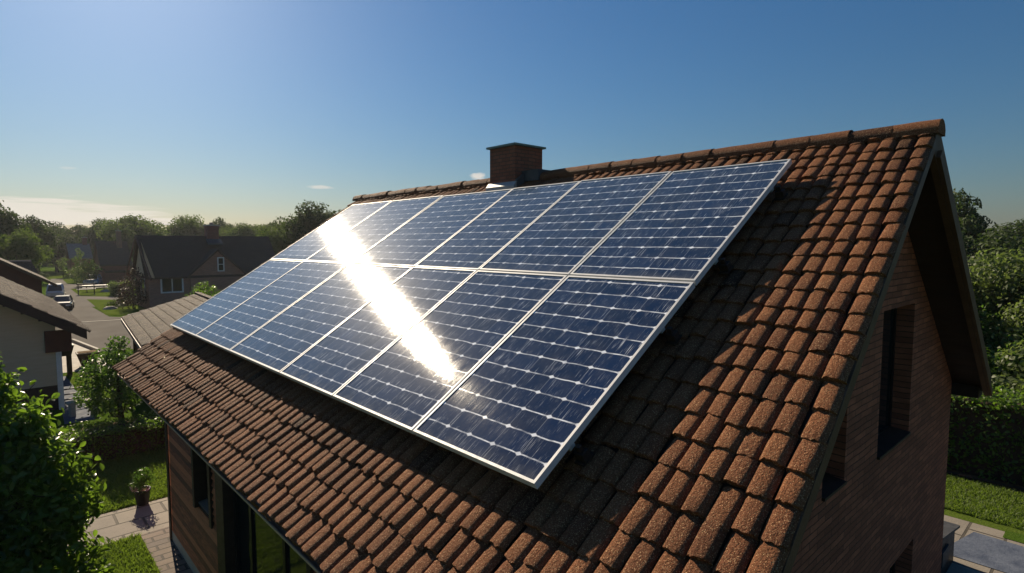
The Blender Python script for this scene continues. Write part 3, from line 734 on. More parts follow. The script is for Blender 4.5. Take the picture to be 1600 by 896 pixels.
# ------------------------------------------------------------------ neighbouring buildings
def gable_house(name, label, x0, x1, y0, y1, eave, ridge, axis, wall, roofm, over=.3, rz=0.0, th=.14, parts=True):
    """Plain gabled block; axis 'x' or 'y' is the ridge direction. Returns the thing."""
    cx, cy = (x0 + x1) / 2, (y0 + y1) / 2
    t = thing(name, label, 'house', (cx, cy, 0), rz)
    a, b = (x1 - x0) / 2, (y1 - y0) / 2
    sw_ = (lambda p: p) if axis == 'y' else (lambda p: (p[1], p[0], p[2]))
    if axis == 'x': a, b = b, a
    w = MB()
    poly = [(-a, 0), (a, 0), (a, eave), (0, ridge), (-a, eave)]
    for s_ in (-1, 1): w.quad(*[sw_((x, s_ * b, z)) for x, z in poly])
    for s_ in (-1, 1): w.quad(*[sw_(p) for p in ((s_ * a, -b, 0), (s_ * a, b, 0), (s_ * a, b, eave), (s_ * a, -b, eave))])
    w.build('wall', M[wall], t, (0, 0, 0))
    sl = (ridge - eave) / a; oz = th
    for s_ in (-1, 1):
        r = MB(); ex = a + over; ez = eave - over * sl
        P = [(s_ * ex, -b - over, ez), (0, -b - over, ridge), (0, b + over, ridge), (s_ * ex, b + over, ez)]
        r.hexa([sw_((x, y, z + .01)) for x, y, z in P] + [sw_((x, y, z + oz)) for x, y, z in P]); r.build('roof', M[roofm], t, (0, 0, 0))
    return t, a, b, sl
def wbox(parent, lo, hi, name='window', frame='white', n='y', mull=(), fw=.06):
    """A framed window on a neighbour's wall in the house's own coordinates, facing -Y or -X."""
    x0, y0, z0 = lo; x1, y1, z1 = hi
    if n == 'y':
        f_ = MB(); d0, d1 = y0 - .05, y0 + .01
        f_.box((x0, d0, z0), (x0 + fw, d1, z1)); f_.box((x1 - fw, d0, z0), (x1, d1, z1)); f_.box((x0 + fw, d0, z0), (x1 - fw, d1, z0 + fw)); f_.box((x0 + fw, d0, z1 - fw), (x1 - fw, d1, z1))
        for q in mull:
            if q > 0: xm = x0 + (x1 - x0) * q; f_.box((xm - fw * .3, d0 + .006, z0 + fw), (xm + fw * .3, d1, z1 - fw))
            else: zm = z0 + (z1 - z0) * -q; f_.box((x0 + fw, d0 + .006, zm - fw * .3), (x1 - fw, d1, zm + fw * .3))
        w = f_.build(name, M[frame], parent, (0, 0, 0)); p = MB(); p.quad((x0 + .02, y0 - .012, z0 + .02), (x1 - .02, y0 - .012, z0 + .02), (x1 - .02, y0 - .012, z1 - .02), (x0 + .02, y0 - .012, z1 - .02))
    else:
        f_ = MB(); d0, d1 = x0 - .05, x0 + .01
        f_.box((d0, y0, z0), (d1, y0 + fw, z1)); f_.box((d0, y1 - fw, z0), (d1, y1, z1)); f_.box((d0, y0 + fw, z0), (d1, y1 - fw, z0 + fw)); f_.box((d0, y0 + fw, z1 - fw), (d1, y1 - fw, z1))
        w = f_.build(name, M[frame], parent, (0, 0, 0)); p = MB(); p.quad((x0 - .012, y1 - .02, z0 + .02), (x0 - .012, y0 + .02, z0 + .02), (x0 - .012, y0 + .02, z1 - .02), (x0 - .012, y1 - .02, z1 - .02))
    p.build('pane', M['glass'], w, (0, 0, 0)); return w
def chim_box(parent, x, y, z0, z1, w, mat='far_brick'):
    c = MB(); c.box((x - w / 2, y - w / 2, z0), (x + w / 2, y + w / 2, z1)); o = c.build('chimney', M[mat], parent, (0, 0, 0))
    k = MB(); k.box((x - w * .58, y - w * .58, z1 + .002), (x + w * .58, y + w * .58, z1 + .08)); k.build('cap', M['concrete'], o, (0, 0, 0))
    pz = MB(); pz.lathe((x, y, z1 + .08), [(w * .16, 0), (w * .16, .16), (w * .12, .16)], 8); pz.build('chimney_pot', M['trim'], o, (0, 0, 0)); return o
# left neighbour: cream boarded gable end, brown tiled roof
t, a, b, sl = gable_house('cream_house', 'cream boarded house at the left edge with a dark barge board and brown tiles', -8.2, -.68, 16.0, 26.0, 2.22, 4.62, 'y', 'dkwood', 'soffit', .55, 0, .12)
sd = MB(); z = .62; rr = random.Random(9)
while z < 4.3:                               # lap boards on the gable that faces the camera
    z1 = z + .20
    hw = a if z1 < 2.2 else a * max(0, (4.62 - z1)) / (4.62 - 2.22)
    if hw > .2: sd.hexa([(-hw, -b - .03, z), (hw, -b - .03, z), (hw, -b, z), (-hw, -b, z), (-hw, -b - .010, z1), (hw, -b - .010, z1), (hw, -b, z1), (-hw, -b, z1)], rr.random())
    z += .2
sd.build('siding', M['cream_siding'], t, (0, 0, 0))
cpost = MB(); cpost.box((a - .02, -b - .06, 0), (a + .09, -b + .1, 1.95)); cpost.build('corner_post', M['white'], t, (0, 0, 0))
cpost = MB(); cpost.box((a - .22, -b - .10, 1.45), (a + .30, -b - .035, 1.98)); cpost.build('eave_bracket', M['redwood'], t, (0, 0, 0))
for s_ in (1, -1):
    bbx = MB(); ex = a + .56; ez = 2.22 - .56 * sl; y = -b - .60
    bbx.hexa([(s_ * ex, y, ez - .10), (0, y, 4.62 - .16), (0, y + .045, 4.62 - .16), (s_ * ex, y + .045, ez - .10), (s_ * ex, y, ez + .135), (0, y, 4.62 + .135), (0, y + .045, 4.62 + .135), (s_ * ex, y + .045, ez + .135)])
    bbx.build('barge_board', M['dkwood'], t, (0, 0, 0))
rg = np.random.default_rng(21); Ls = math.hypot(a + .55, (a + .55) * sl); ang = math.atan(sl)
def place_nb(V):
    u, s, n = V[:, 0], V[:, 1], V[:, 2] + .185 + .12 * math.cos(ang)
    x0_, z0_ = a + .55, 2.22 - .55 * sl
    return np.stack([x0_ - s * math.cos(ang) + n * math.sin(ang), u, z0_ + s * math.sin(ang) + n * math.cos(ang)], 1)
v, f, tn = tile_field(-b - .60, b + .55, -.04, Ls, .26, .32, rg, place_nb, 7, False)
np_mesh('roof_tiles', v, f, M['old_tile'], t, tn, True)
# behind it: brown roofed red house, then a low hipped one
t, a, b, sl = gable_house('red_wood_house', 'dark brown roofed house directly behind the cream house on the left', -7.4, -.12, 30.4, 38.5, 2.50, 4.75, 'y', 'redwood', 'old_tile', .5)
wbox(t, (a - 2.2, -b, 1.0), (a - 1.0, -b, 1.9))
hip = thing('hip_roofed_house', 'low brown hip roofed house behind the dark roofs at the left edge', 'house', (-1.1, 46.5, 0))
hp = MB(); hp.box((-2.3, -2.6, 0), (1.55, 2.6, 1.8)); hp.build('wall', M['redwood'], hip, (0, 0, 0))
hp = MB(); e = .2
c8 = [(-2.3 - e, -2.6 - e, 1.78), (1.55 + e, -2.6 - e, 1.78), (1.55 + e, 2.6 + e, 1.78), (-2.3 - e, 2.6 + e, 1.78), (-1.2, -.9, 3.0), (1.35, -.9, 3.0), (1.35, .9, 3.0), (-1.2, .9, 3.0)]
hp.hexa(c8); hp.build('roof', M['old_tile'], hip, (0, 0, 0))
hp = MB(); hp.bar((-1.2, -.9, 3.02), (1.35, -.9, 3.02), .1, .1); hp.build('ridge_tiles', M['trim'], hip, (0, 0, 0))
# house across the street with a cross gable and chimney
t, a, b, sl = gable_house('gabled_house', 'dark roofed brick house with cross gable and tall chimney across the street', 5.48, 13.3, 39.3, 43.4, 2.15, 4.50, 'x', 'far_brick', 'dark_tile', .22)
# local frame: x across, y along depth (house centre at 9.39, 41.35)
ox, oy = 9.39, 41.35
wbox(t, (6.09 - ox, 39.3 - oy, 1.0), (7.37 - ox, 39.3 - oy, 2.02), mull=(.5,), fw=.09)
cg = MB(); xl, xr, xp = 7.75 - ox, 11.05 - ox, 9.40 - ox; yf = 39.1 - oy
cg.quad((xl, yf, 0), (xr, yf, 0), (xr, yf, 2.1), (xp, yf, 3.62), (xl, yf, 2.1)); cg.quad((xl, yf, 0), (xl, yf, 2.1), (xl, yf + .3, 2.1), (xl, yf + .3, 0)); cg.quad((xr, yf, 0), (xr, yf + .3, 0), (xr, yf + .3, 2.1), (xr, yf, 2.1))
cg.build('cross_gable_wall', M['far_brick'], t, (0, 0, 0))
for (xe, s_) in ((xl - .18, -1), (xr + .18, 1)):
    r = MB(); ze = 2.1 - .18 * .92
    P = [(xe, yf - .18, ze), (xp, yf - .18, 3.62), (xp, yf + 1.85, 3.62), (xe, yf + .5, ze)]
    r.hexa([(x, y, z + .02) for x, y, z in P] + [(x, y, z + .15) for x, y, z in P]); r.build('cross_gable_roof', M['dark_tile'], t, (0, 0, 0))
wbox(t, (9.36 - ox, yf, 2.28), (9.78 - ox, yf, 3.22), mull=(-.5,), fw=.07)
chim_box(t, 9.66 - ox, 41.25 - oy, 3.9, 5.32, .72, 'red_brick')
fl = MB(); fl.hexa([(9.2 - ox, 40.35 - oy, 4.02), (10.12 - ox, 40.35 - oy, 4.02), (10.12 - ox, 40.9 - oy, 4.25), (9.2 - ox, 40.9 - oy, 4.25), (9.2 - ox, 40.35 - oy, 4.14), (10.12 - ox, 40.35 - oy, 4.14), (10.12 - ox, 40.9 - oy, 4.45), (9.2 - ox, 40.9 - oy, 4.45)]); fl.build('flashing', M['steel'], t, (0, 0, 0))
xg = 5.48 - ox                               # pale boarding on the west gable
gp_ = MB(); gp_.quad(*[(xg - .03, y, z) for y, z in ((-b, 2.05), (-b, 2.15), (0, 4.45), (b, 2.15), (b, 2.05))]); gp_.build('gable_boarding', M['cream_siding'], t, (0, 0, 0))
vb = MB()
for s_ in (-1, 1): vb.bar((xg - .25, s_ * (b + .2), 2.02), (xg - .25, 0, 4.58), .05, .2)
vb.build('barge_board', M['redwood'], t, (0, 0, 0))
wbox(t, (xg, -.9, .8), (xg, .3, 1.9), n='x')
# far houses down the street
t, a, b, sl = gable_house('brick_cottage', 'far brick cottage with a steep dark roof beyond the blue car', 6.6, 9.05, 68.0, 73.0, 2.0, 4.25, 'x', 'red_brick', 'dark_tile', .15)
wbox(t, (-.9, -b, .7), (-.1, -b, 1.5)); chim_box(t, .6, -.6, 3.6, 5.4, .42)
ln = MB(); ln.hexa([(-1.0, -b - 1.6, 1.2), (1.3, -b - 1.6, 1.2), (1.3, -b, 1.75), (-1.0, -b, 1.75), (-1.0, -b - 1.6, 1.3), (1.3, -b - 1.6, 1.3), (1.3, -b, 1.85), (-1.0, -b, 1.85)]); ln.build('lean_to_roof', M['old_tile'], t, (0, 0, 0))
ln = MB(); ln.box((-.9, -b - 1.45, 0), (1.2, -b - .005, 1.22)); ln.build('lean_to_wall', M['red_brick'], t, (0, 0, 0))
t, a, b, sl = gable_house('red_brick_house', 'small red brick house among the trees at the end of the street', 5.9, 8.0, 88.0, 93.0, 2.3, 4.0, 'x', 'red_brick', 'trim', .15)
chim_box(t, .7, 0, 3.5, 4.9, .5, 'red_brick'); wbox(t, (-.6, -b, .9), (.1, -b, 1.8))
# garage: broad shallow shingled roof between the two houses
AZG = R(5.0); t = thing('garage', 'garage with a broad brown shingled roof just beyond the solar roof', 'garage', (1.23, 19.82, 0), -AZG)
gl, gw_, ge, gr_ = 6.6, 2.15, 1.72, 2.36
w = MB(); w.box((.32, -gl, 0), (2 * gw_ - .32, -.3, ge - .02)); w.build('wall', M['redwood'], t, (0, 0, 0))
nr_, nc_ = 9, 26
for s_ in (0, 1):
    V, F, T_ = [], [], []; rg = np.random.default_rng(31 + s_)
    for r in range(nr_):
        t0_, t1_ = r / nr_, (r + 1.05) / nr_
        for c in range(nc_):
            y0_ = -gl + (gl) * c / nc_ + (0 if r % 2 else .12); y1_ = y0_ + gl / nc_ - .008
            lf = .022 + rg.uniform(0, .01); i = len(V)
            for (tt, yy_, nn) in ((t0_, y0_, lf), (t0_, y1_, lf), (t1_, y1_, .004), (t1_, y0_, .004), (t0_, y0_, -.02), (t0_, y1_, -.02)):
                x = tt * gw_; x = x if s_ == 0 else 2 * gw_ - x
                V.append((x, min(yy_, 0), ge + tt * (gr_ - ge) + .05 + nn)); T_.append(0)
            tn = rg.uniform(.2, 1); T_[i:] = [tn] * 6
            F += [(i, i + 1, i + 2, i + 3)[::(-1 if s_ == 0 else 1)], (i + 4, i + 5, i + 1, i)[::(-1 if s_ == 0 else 1)]]
    np_mesh('roof', V, F, M['old_tile'], t, T_)
dk = MB()
for s_ in (0, 1):
    xe, xr_ = (0, gw_) if s_ == 0 else (2 * gw_, gw_)
    P = [(xe, -gl, ge - .06), (xr_, -gl, gr_ - .06), (xr_, 0, gr_ - .06), (xe, 0, ge - .06)]
    dk.hexa(P + [(x, y, z + .10) for x, y, z in P])
dk.build('roof_deck', M['dkwood'], t, (0, 0, 0))
rg_ = MB(); rg_.bar((gw_, -gl, gr_ + .075), (gw_, 0, gr_ + .075), .16, .05); rg_.build('ridge_tiles', M['old_tile'], t, (0, 0, 0))
pp = MB(); pp.box((.25, -.36, 0), (.38, -.23, ge - .07)); pp.build('corner_post', M['redwood'], t, (0, 0, 0))
ft = MB(); ft.bar((-.01, -gl, ge - .03), (-.01, 0, ge - .03), .03, .09); ft.build('fascia', M['trim'], t, (0, 0, 0))

# ------------------------------------------------------------------ vehicles
def paint(name, col, rough=.25):
    k = NT(name); v = k.obj(); k.base(k.mix(k.ramp(k.noise(v, 3, 4), .35, .7, 0, .25), col, tuple(c * .6 for c in col)), rough, .5); k.set(k.b.inputs['Coat Weight'], .6); return k.m
M['blue_car'] = paint('blue_grey_car_paint', (.22, .32, .44)); M['silver_car'] = paint('pale_silver_paint', (.55, .56, .56)); M['dark_car'] = paint('dark_grey_paint', (.035, .035, .038))
def car(label, loc, rz, mat, L=3.0, Wd=1.28, H=1.08, cab=(.22, .42, .80, .95)):
    t = thing('parked_car', label, 'car', loc, rz, 'cars parked along the street')
    # body: cross-sections along the length (x = length), rounded shoulders
    secs = [(-.5, .30, .52, .82), (-.47, .22, .60, .92), (-.3, .2, .63, .99), (0, .2, .64, 1.0), (.28, .2, .62, .99), (.44, .22, .56, .93), (.5, .28, .46, .80)]
    mb = MB(); rings = []
    for (x, z0, z1, wf) in secs:
        i = len(mb.v); rings.append(i); w = Wd / 2 * wf; z0 *= H; z1 *= H
        for (y, z) in ((-w * .9, z0), (-w, z0 + .08 * H), (-w, z1 - .10 * H), (-w * .88, z1), (w * .88, z1), (w, z1 - .10 * H), (w, z0 + .08 * H), (w * .9, z0)): mb.v.append((x * L, y, z)); mb.t.append(.5)
    for p, q in zip(rings, rings[1:]):
        for k in range(8): mb.f.append((p + k, q + k, q + (k + 1) % 8, p + (k + 1) % 8))
    mb.f += [tuple(rings[0] + k for k in range(8)), tuple(rings[-1] + k for k in range(8))[::-1]]
    # roof shell on pillars
    a, b, c, d = [(-.5 + q) * L for q in cab]; w0, w1 = Wd / 2 * .86, Wd / 2 * .70; z0, z1 = .61 * H, H
    mb.hexa([(b, -w1, z1 - .06), (c, -w1, z1 - .06), (c, w1, z1 - .06), (b, w1, z1 - .06), (b + .04, -w1 * .93, z1), (c - .04, -w1 * .93, z1), (c - .04, w1 * .93, z1), (b + .04, w1 * .93, z1)])
    for (xb, xt) in ((a, b + .02), (d, c - .02), ((a + d) / 2, (b + c) / 2)):
        for s_ in (-1, 1): mb.bar((xb, s_ * w0, z0), (xt, s_ * w1, z1 - .04), .06, .06)
    mb.build('body', mat, t, (0, 0, 0), False)
    g = MB(); ins = .012
    g.quad((a, -w0 + .05, z0), (a, w0 - .05, z0), (b, w1 - .03, z1 - .05), (b, -w1 + .03, z1 - .05)); g.build('windscreen', M['glass'], t, (0, 0, 0))
    g = MB(); g.quad((d, w0 - .05, z0), (d, -w0 + .05, z0), (c, -w1 + .03, z1 - .05), (c, w1 - .03, z1 - .05)); g.build('rear_window', M['glass'], t, (0, 0, 0))
    for s_ in (-1, 1):
        g = MB(); g.quad((a + .03, s_ * (w0 - ins), z0), (d - .03, s_ * (w0 - ins), z0), (c, s_ * (w1 - ins), z1 - .05), (b, s_ * (w1 - ins), z1 - .05)); g.build('side_window', M['glass'], t, (0, 0, 0))
        h = MB(); h.box((-.5 * L - .012, s_ * Wd * .33 - .11, .36 * H), (-.47 * L, s_ * Wd * .33 + .11, .47 * H)); h.build('headlight', M['white'], t, (0, 0, 0))
        for x in (-.31 * L, .31 * L):
            wh = MB(); y0_, y1_ = s_ * (Wd / 2 - .16), s_ * (Wd / 2 + .012); wh.tube([(x, y0_, .21), (x, y1_, .21)], .21, 14); wo = wh.build('wheel', M['black'], t, (0, 0, 0))
            rm = MB(); rm.tube([(x, y1_ - s_ * .002, .21), (x, y1_ + s_ * .006, .21)], .12, 10); rm.build('rim', M['steel'], wo, (0, 0, 0))
    bp = MB(); bp.box((-.515 * L, -Wd * .42, .2 * H), (-.485 * L, Wd * .42, .30 * H)); bp.build('bumper', M['black'], t, (0, 0, 0))
    return t
car('blue grey car parked on the driveway beside the brick cottage', (5.72, 67.0, .012), R(75), M['blue_car'], 2.9, 1.25, 1.1)
car('pale silver van with a dark windscreen parked at the left kerb', (1.80, 52.0, .008), R(84), M['silver_car'], 2.8, 1.08, 1.12, (.12, .3, .98, 1.0))
car('dark grey car nearest the cream roof at the left kerb', (1.55, 43.6, .008), R(82), M['dark_car'], 2.6, 1.02, .82)

# ------------------------------------------------------------------ garden and street furniture
t = thing('park_bench', 'black bench standing on the strip of lawn by the street', 'bench', (3.98, 55.4, .012), R(-6), None)
m = MB(); m.box((-.62, -.2, .40), (.62, .2, .45)); m.build('seat', M['black'], t, (0, 0, 0))
m = MB()
for z in (.6, .78): m.box((-.62, .2, z), (.62, .235, z + .09))
m.build('backrest', M['black'], t, (0, 0, 0))
for x in (-.52, .52):
    m = MB(); m.box((x - .035, -.19, 0), (x + .035, -.12, .398)); m.box((x - .035, .14, 0), (x + .035, .198, .9)); m.build('leg', M['black'], t, (0, 0, 0))
t = thing('picnic_table', 'low dark picnic table on the lawn behind the black bench', 'table', (4.9, 58.2, .012), R(-6))
m = MB(); m.box((-.9, -.35, .52), (.9, .35, .57)); m.build('tabletop', M['dkwood'], t, (0, 0, 0))
for y in (-.62, .62): m = MB(); m.box((-.9, y - .12, .3), (.9, y + .12, .34)); m.build('seat', M['dkwood'], t, (0, 0, 0))
for x in (-.6, .6): m = MB(); m.bar((x, -.62, 0), (x, .3, .52), .06); m.bar((x, .62, 0), (x, -.3, .52), .06); m.bar((x, -.7, .27), (x, .7, .27), .05); m.build('leg', M['dkwood'], t, (0, 0, 0))
# planters by the cream house
t = thing('planter', 'tapered brown planter on the paved corner by the street', 'planter', (.50, 21.75, .006))
m = MB(); m.hexa([(-.17, -.15, 0), (.17, -.15, 0), (.17, .15, 0), (-.17, .15, 0), (-.30, -.24, .44), (.30, -.24, .44), (.30, .24, .44), (-.30, .24, .44)]); m.build('pot', M['terracotta'], t, (0, 0, 0))
m = MB(); m.box((-.31, -.25, .442), (.31, .25, .475)); m.build('rim', M['terracotta'], t, (0, 0, 0))
m = MB(); m.box((-.26, -.2, .476), (.26, .2, .49)); m.build('soil', M['soil'], t, (0, 0, 0))
t = thing('planter', 'dark wooden trough planter raised on legs beside the cream house', 'planter', (-.24, 20.6, 0))
m = MB(); m.hexa([(-.2, -.16, .62), (.2, -.16, .62), (.2, .16, .62), (-.2, .16, .62), (-.28, -.22, .95), (.28, -.22, .95), (.28, .22, .95), (-.28, .22, .95)]); m.build('trough', M['dkwood'], t, (0, 0, 0))
for x in (-.15, .15): m = MB(); m.box((x - .06, -.12, 0), (x + .06, .12, .618)); m.build('leg', M['dkwood'], t, (0, 0, 0))
# garden bench and rail near the small tree
t = thing('garden_bench', 'pale stone garden bench beside the small tree', 'bench', (-.30, 15.1, 0), R(8))
m = MB(); m.box((-.32, -.13, .30), (.32, .13, .35)); m.build('seat', M['concrete'], t, (0, 0, 0))
for x in (-.22, .22): m = MB(); m.box((x - .05, -.1, 0), (x + .05, .1, .298)); m.build('leg', M['concrete'], t, (0, 0, 0))
t = thing('garden_rail', 'low grey metal rail across the slate path behind the stone bench', 'railing', (-.42, 16.3, 0), R(5))
m = MB()
for z in (.14, .27, .40): m.box((-.36, -.015, z), (.36, .015, z + .03))
m.build('rail_bar', M['trim'], t, (0, 0, 0))
for x in (-.34, .34): m = MB(); m.box((x - .02, -.028, 0), (x + .02, -.016, .45)); m.build('post', M['trim'], t, (0, 0, 0))
# rocks and shrubs on the street lawn
def rock(label, x, y, s, seed):
    rg = np.random.default_rng(seed); d = rg.normal(size=(1, 3)); n, m_ = 8, 5; V = []
    for i in range(m_ + 1):
        p = math.pi / 2 * i / m_
        for k in range(n): a = 6.283 * k / n; r = s * (1 + rg.normal() * .12); V.append((x + math.cos(a) * math.cos(p) * r * 1.5, y + math.sin(a) * math.cos(p) * r, .01 + math.sin(p) * r * .7))
    F = [(i * n + k, i * n + (k + 1) % n, (i + 1) * n + (k + 1) % n, (i + 1) * n + k) for i in range(m_) for k in range(n)]
    return tag(np_mesh('rock', V, F, M['stone'], None), label, 'rock', 'rocks on the street lawn')
rock('pale flat rock on the nearer lawn patch left of the dark shrub', 3.75, 41.5, .26, 1)
rock('larger pale rock between the shrub and the purple bush', 4.6, 43.2, .30, 2)
rock('small pale rock on the farther lawn behind the picnic table', 5.6, 57.5, .34, 3)
# the potted plant on the path
t = thing('potted_plant', 'black pot with a leafy plant and pink flowers by the flagstone path', 'plant', (-.22, 8.50, .012))
m = MB(); m.lathe((0, 0, 0), [(.085, 0), (.125, .235), (.135, .235), (.135, .262), (.112, .262), (.108, .225)], 18); m.build('pot', M['black'], t, (0, 0, 0), True)
m = MB(); m.lathe((0, 0, .215), [(.11, 0), (.06, .012), (.001, .015)], 14); m.build('soil', M['soil'], t, (0, 0, 0))
rg = np.random.default_rng(77); c, nr, tn = lobes_to_leaves([(0.02, 0, .46, .15), (-.08, .02, .38, .11), (.09, -.02, .40, .11), (.05, .05, .52, .10), (-.05, -.05, .30, .12)], 9000, rg, .3)
v, f = leaf_cloud(c, nr, .045, .026, rg); np_mesh('foliage', v, f, M['leaf_mid'], t, np.repeat(tn, 4))
m = MB()
for k in range(7): a = k * .9; m.tube([(0, 0, .22), (math.cos(a) * .04, math.sin(a) * .04, .35), (math.cos(a) * .1, math.sin(a) * .1, .48)], [.006, .005, .003], 5)
m.build('stems', M['bark'], t, (0, 0, 0))
c, nr, tn = lobes_to_leaves([(-.12, -.07, .30, .05), (-.02, -.12, .29, .045), (.06, -.12, .28, .04), (-.16, -.03, .33, .035)], 16000, rg, .4)
v, f = leaf_cloud(c, nr, .022, .02, rg); np_mesh('flowers', v, f, M['pink'], t, np.repeat(tn, 4))
t.scale = (.9, .9, .95)
# dark bin with a sloping lid at the corner of the gable
t = thing('storage_box', 'black storage box with a sloping lid against the right corner of the brick gable', 'box', (6.72, -.10, .006))
m = MB(); m.hexa([(-.46, -.36, 0), (.46, -.36, 0), (.46, .36, 0), (-.46, .36, 0), (-.46, -.36, .62), (.46, -.36, .44), (.46, .36, .44), (-.46, .36, .62)]); m.build('body', M['black'], t, (0, 0, 0))
m = MB(); m.hexa([(-.47, -.40, .622), (.53, -.40, .432), (.53, .40, .432), (-.47, .40, .622), (-.47, -.40, .652), (.53, -.40, .462), (.53, .40, .462), (-.47, .40, .652)]); m.build('lid', M['steel'], t, (0, 0, 0))
m = MB(); m.box((-.34, -.385, .22), (.0, -.362, .40)); m.build('handle_plate', M['steel'], t, (0, 0, 0))

# ------------------------------------------------------------------ shrubs, hedges and trees
def hedge(label, x0, x1, y0, y1, h, n, leaf, mat, seed, rz=0.0, core=True, cat='hedge', tall=None):
    cx, cy = (x0 + x1) / 2, (y0 + y1) / 2; t = thing('hedge', label, cat, (cx, cy, 0), rz); rg = np.random.default_rng(seed)
    a, b = (x1 - x0) / 2, (y1 - y0) / 2
    areas = np.array([2 * a * 2 * b, 2 * a * h, 2 * a * h, 2 * b * h, 2 * b * h]); fc = rg.choice(5, n, p=areas / areas.sum())
    u, w = rg.uniform(-1, 1, n), rg.uniform(-1, 1, n); z = rg.uniform(0.02, 1, n) * h
    P = np.zeros((n, 3)); N = np.zeros((n, 3))
    for k, (ix, val) in enumerate(((2, h), (1, -b), (1, b), (0, -a), (0, a))):
        s_ = fc == k; P[s_, 0] = u[s_] * a; P[s_, 1] = w[s_] * b; P[s_, 2] = z[s_]; P[s_, ix] = val; N[s_, ix] = 1 if val > 0 else -1
    ph = rg.uniform(0, 6, 6)
    lump = .5 * np.sin(P[:, 0] * 5 + P[:, 2] * 4 + ph[0]) + .5 * np.sin(P[:, 1] * 6 - P[:, 2] * 5 + ph[1]) + .4 * np.sin(P[:, 0] * 11 + P[:, 1] * 9 + ph[2])
    P += N * (lump * leaf * .8 + rg.normal(size=n) * leaf * .7 - leaf * .4)[:, None]; P[:, 2] = np.maximum(P[:, 2], .02)
    tn = np.clip(.45 + lump * .16 + rg.normal(size=n) * .2, 0, 1)
    v, f = leaf_cloud(P, N * .9 + np.array([0, 0, .4]), leaf, leaf * .62, rg); np_mesh('leaves', v, f, mat, t, np.repeat(tn, 4))
    m = MB(); i = leaf * 1.4; m.box((-a + i, -b + i, 0), (a - i, b - i, h - i), .15); m.build('inner_growth', M['bark'], t, (0, 0, 0))
    return t
hedge('dark green clipped hedge between the lawn and the soil bed on the left', -2.6, 2.2, 10.95, 11.75, .60, 13000, .055, M['leaf_hedge'], 41)
hedge('tall leafy hedge behind the lawn on the right side of the house', 10.75, 12.1, -9.0, 3.4, 1.42, 30000, .075, M['leaf_hedge'], 42)
hedge('pale clipped hedge beside the purple bush across the street', 5.3, 6.6, 52.3, 53.8, .95, 2600, .12, M['leaf_grey'], 43)

def shrub(name, label, cat, loc, lobes, dens, leaf, mat, seed, width=.5, six=False, stems=6, group=None, r0=.02, shell=.4, sprigs=0):
    t = thing(name, label, cat, loc, 0, group); rg = np.random.default_rng(seed); lx = [(q[0] - loc[0], q[1] - loc[1], q[2] - loc[2], *q[3:]) for q in lobes]
    c, nr, tn = lobes_to_leaves(lx, dens, rg, shell); keep = c[:, 2] > .03; c, nr, tn = c[keep], nr[keep], tn[keep]
    m = MB(); ex = []
    for _ in range(sprigs):                  # shoots that break the outline
        q = lx[rg.integers(len(lx))]; d = rg.normal(size=3); d[2] = abs(d[2]) + .4; d /= np.linalg.norm(d); L = rg.uniform(.10, .27)
        p0 = np.array(q[:3]) + d * q[3] * .8; side = rg.normal(size=3) * .05
        m.tube([tuple(p0), tuple(p0 + d * L * .5 + side), tuple(p0 + d * L + side)], [.005, .004, .002], 5, False)
        for t_ in np.linspace(.1, 1, int(L / .028)): ex.append((p0 + d * L * t_ + side * min(1, t_ * 2) + rg.normal(size=3) * .03, d * .4 + np.array([0, 0, .8]), rg.uniform(.45, 1)))
    if ex: c = np.concatenate([c, [e[0] for e in ex]]); nr = np.concatenate([nr, [e[1] for e in ex]]); tn = np.concatenate([tn, [e[2] for e in ex]])
    v, f = leaf_cloud(c, nr, leaf, leaf * width, rg, .2, .8, six); np_mesh('foliage', v, f, mat, t, np.repeat(tn, 6 if six else 4))
    for k, q in enumerate(lx[:max(stems, len(lx))]):
        m.tube([(rg.normal() * .03, rg.normal() * .03, -.05), (q[0] * .35, q[1] * .35, q[2] * .5), (q[0], q[1], q[2] + q[3] * .5)], [r0, r0 * .7, r0 * .25], 6)
    m.build('stems', M['bark'], t, (0, 0, 0), True)
    return t
FR = cam.matrix_basis if False else None
# big shrub in the left foreground
fg = [(-1.78, 5.55, 2.32, .42), (-2.15, 5.75, 2.15, .55), (-1.62, 5.35, 2.10, .40), (-1.42, 5.15, 1.88, .36), (-1.85, 5.45, 1.72, .55), (-1.28, 5.02, 1.55, .30),
      (-1.55, 5.20, 1.35, .46), (-1.95, 5.35, 1.10, .60), (-1.42, 5.10, .95, .42), (-1.25, 5.00, .62, .34), (-1.70, 5.15, .55, .50), (-2.3, 5.5, 1.5, .7), (-1.74, 5.50, 2.68, .20), (-1.93, 5.6, 2.62, .22), (-1.50, 5.22, 2.38, .17)]
fg = [(x - .10, y + .06, z, r) for x, y, z, r in fg]
shrub('leafy_shrub', 'large bright leaved shrub filling the lower left foreground', 'shrub', (-1.75, 5.35, 0), fg, 6200, .085, M['leaf_near'], 51, .52, True, 12, None, .03, .35, 75)
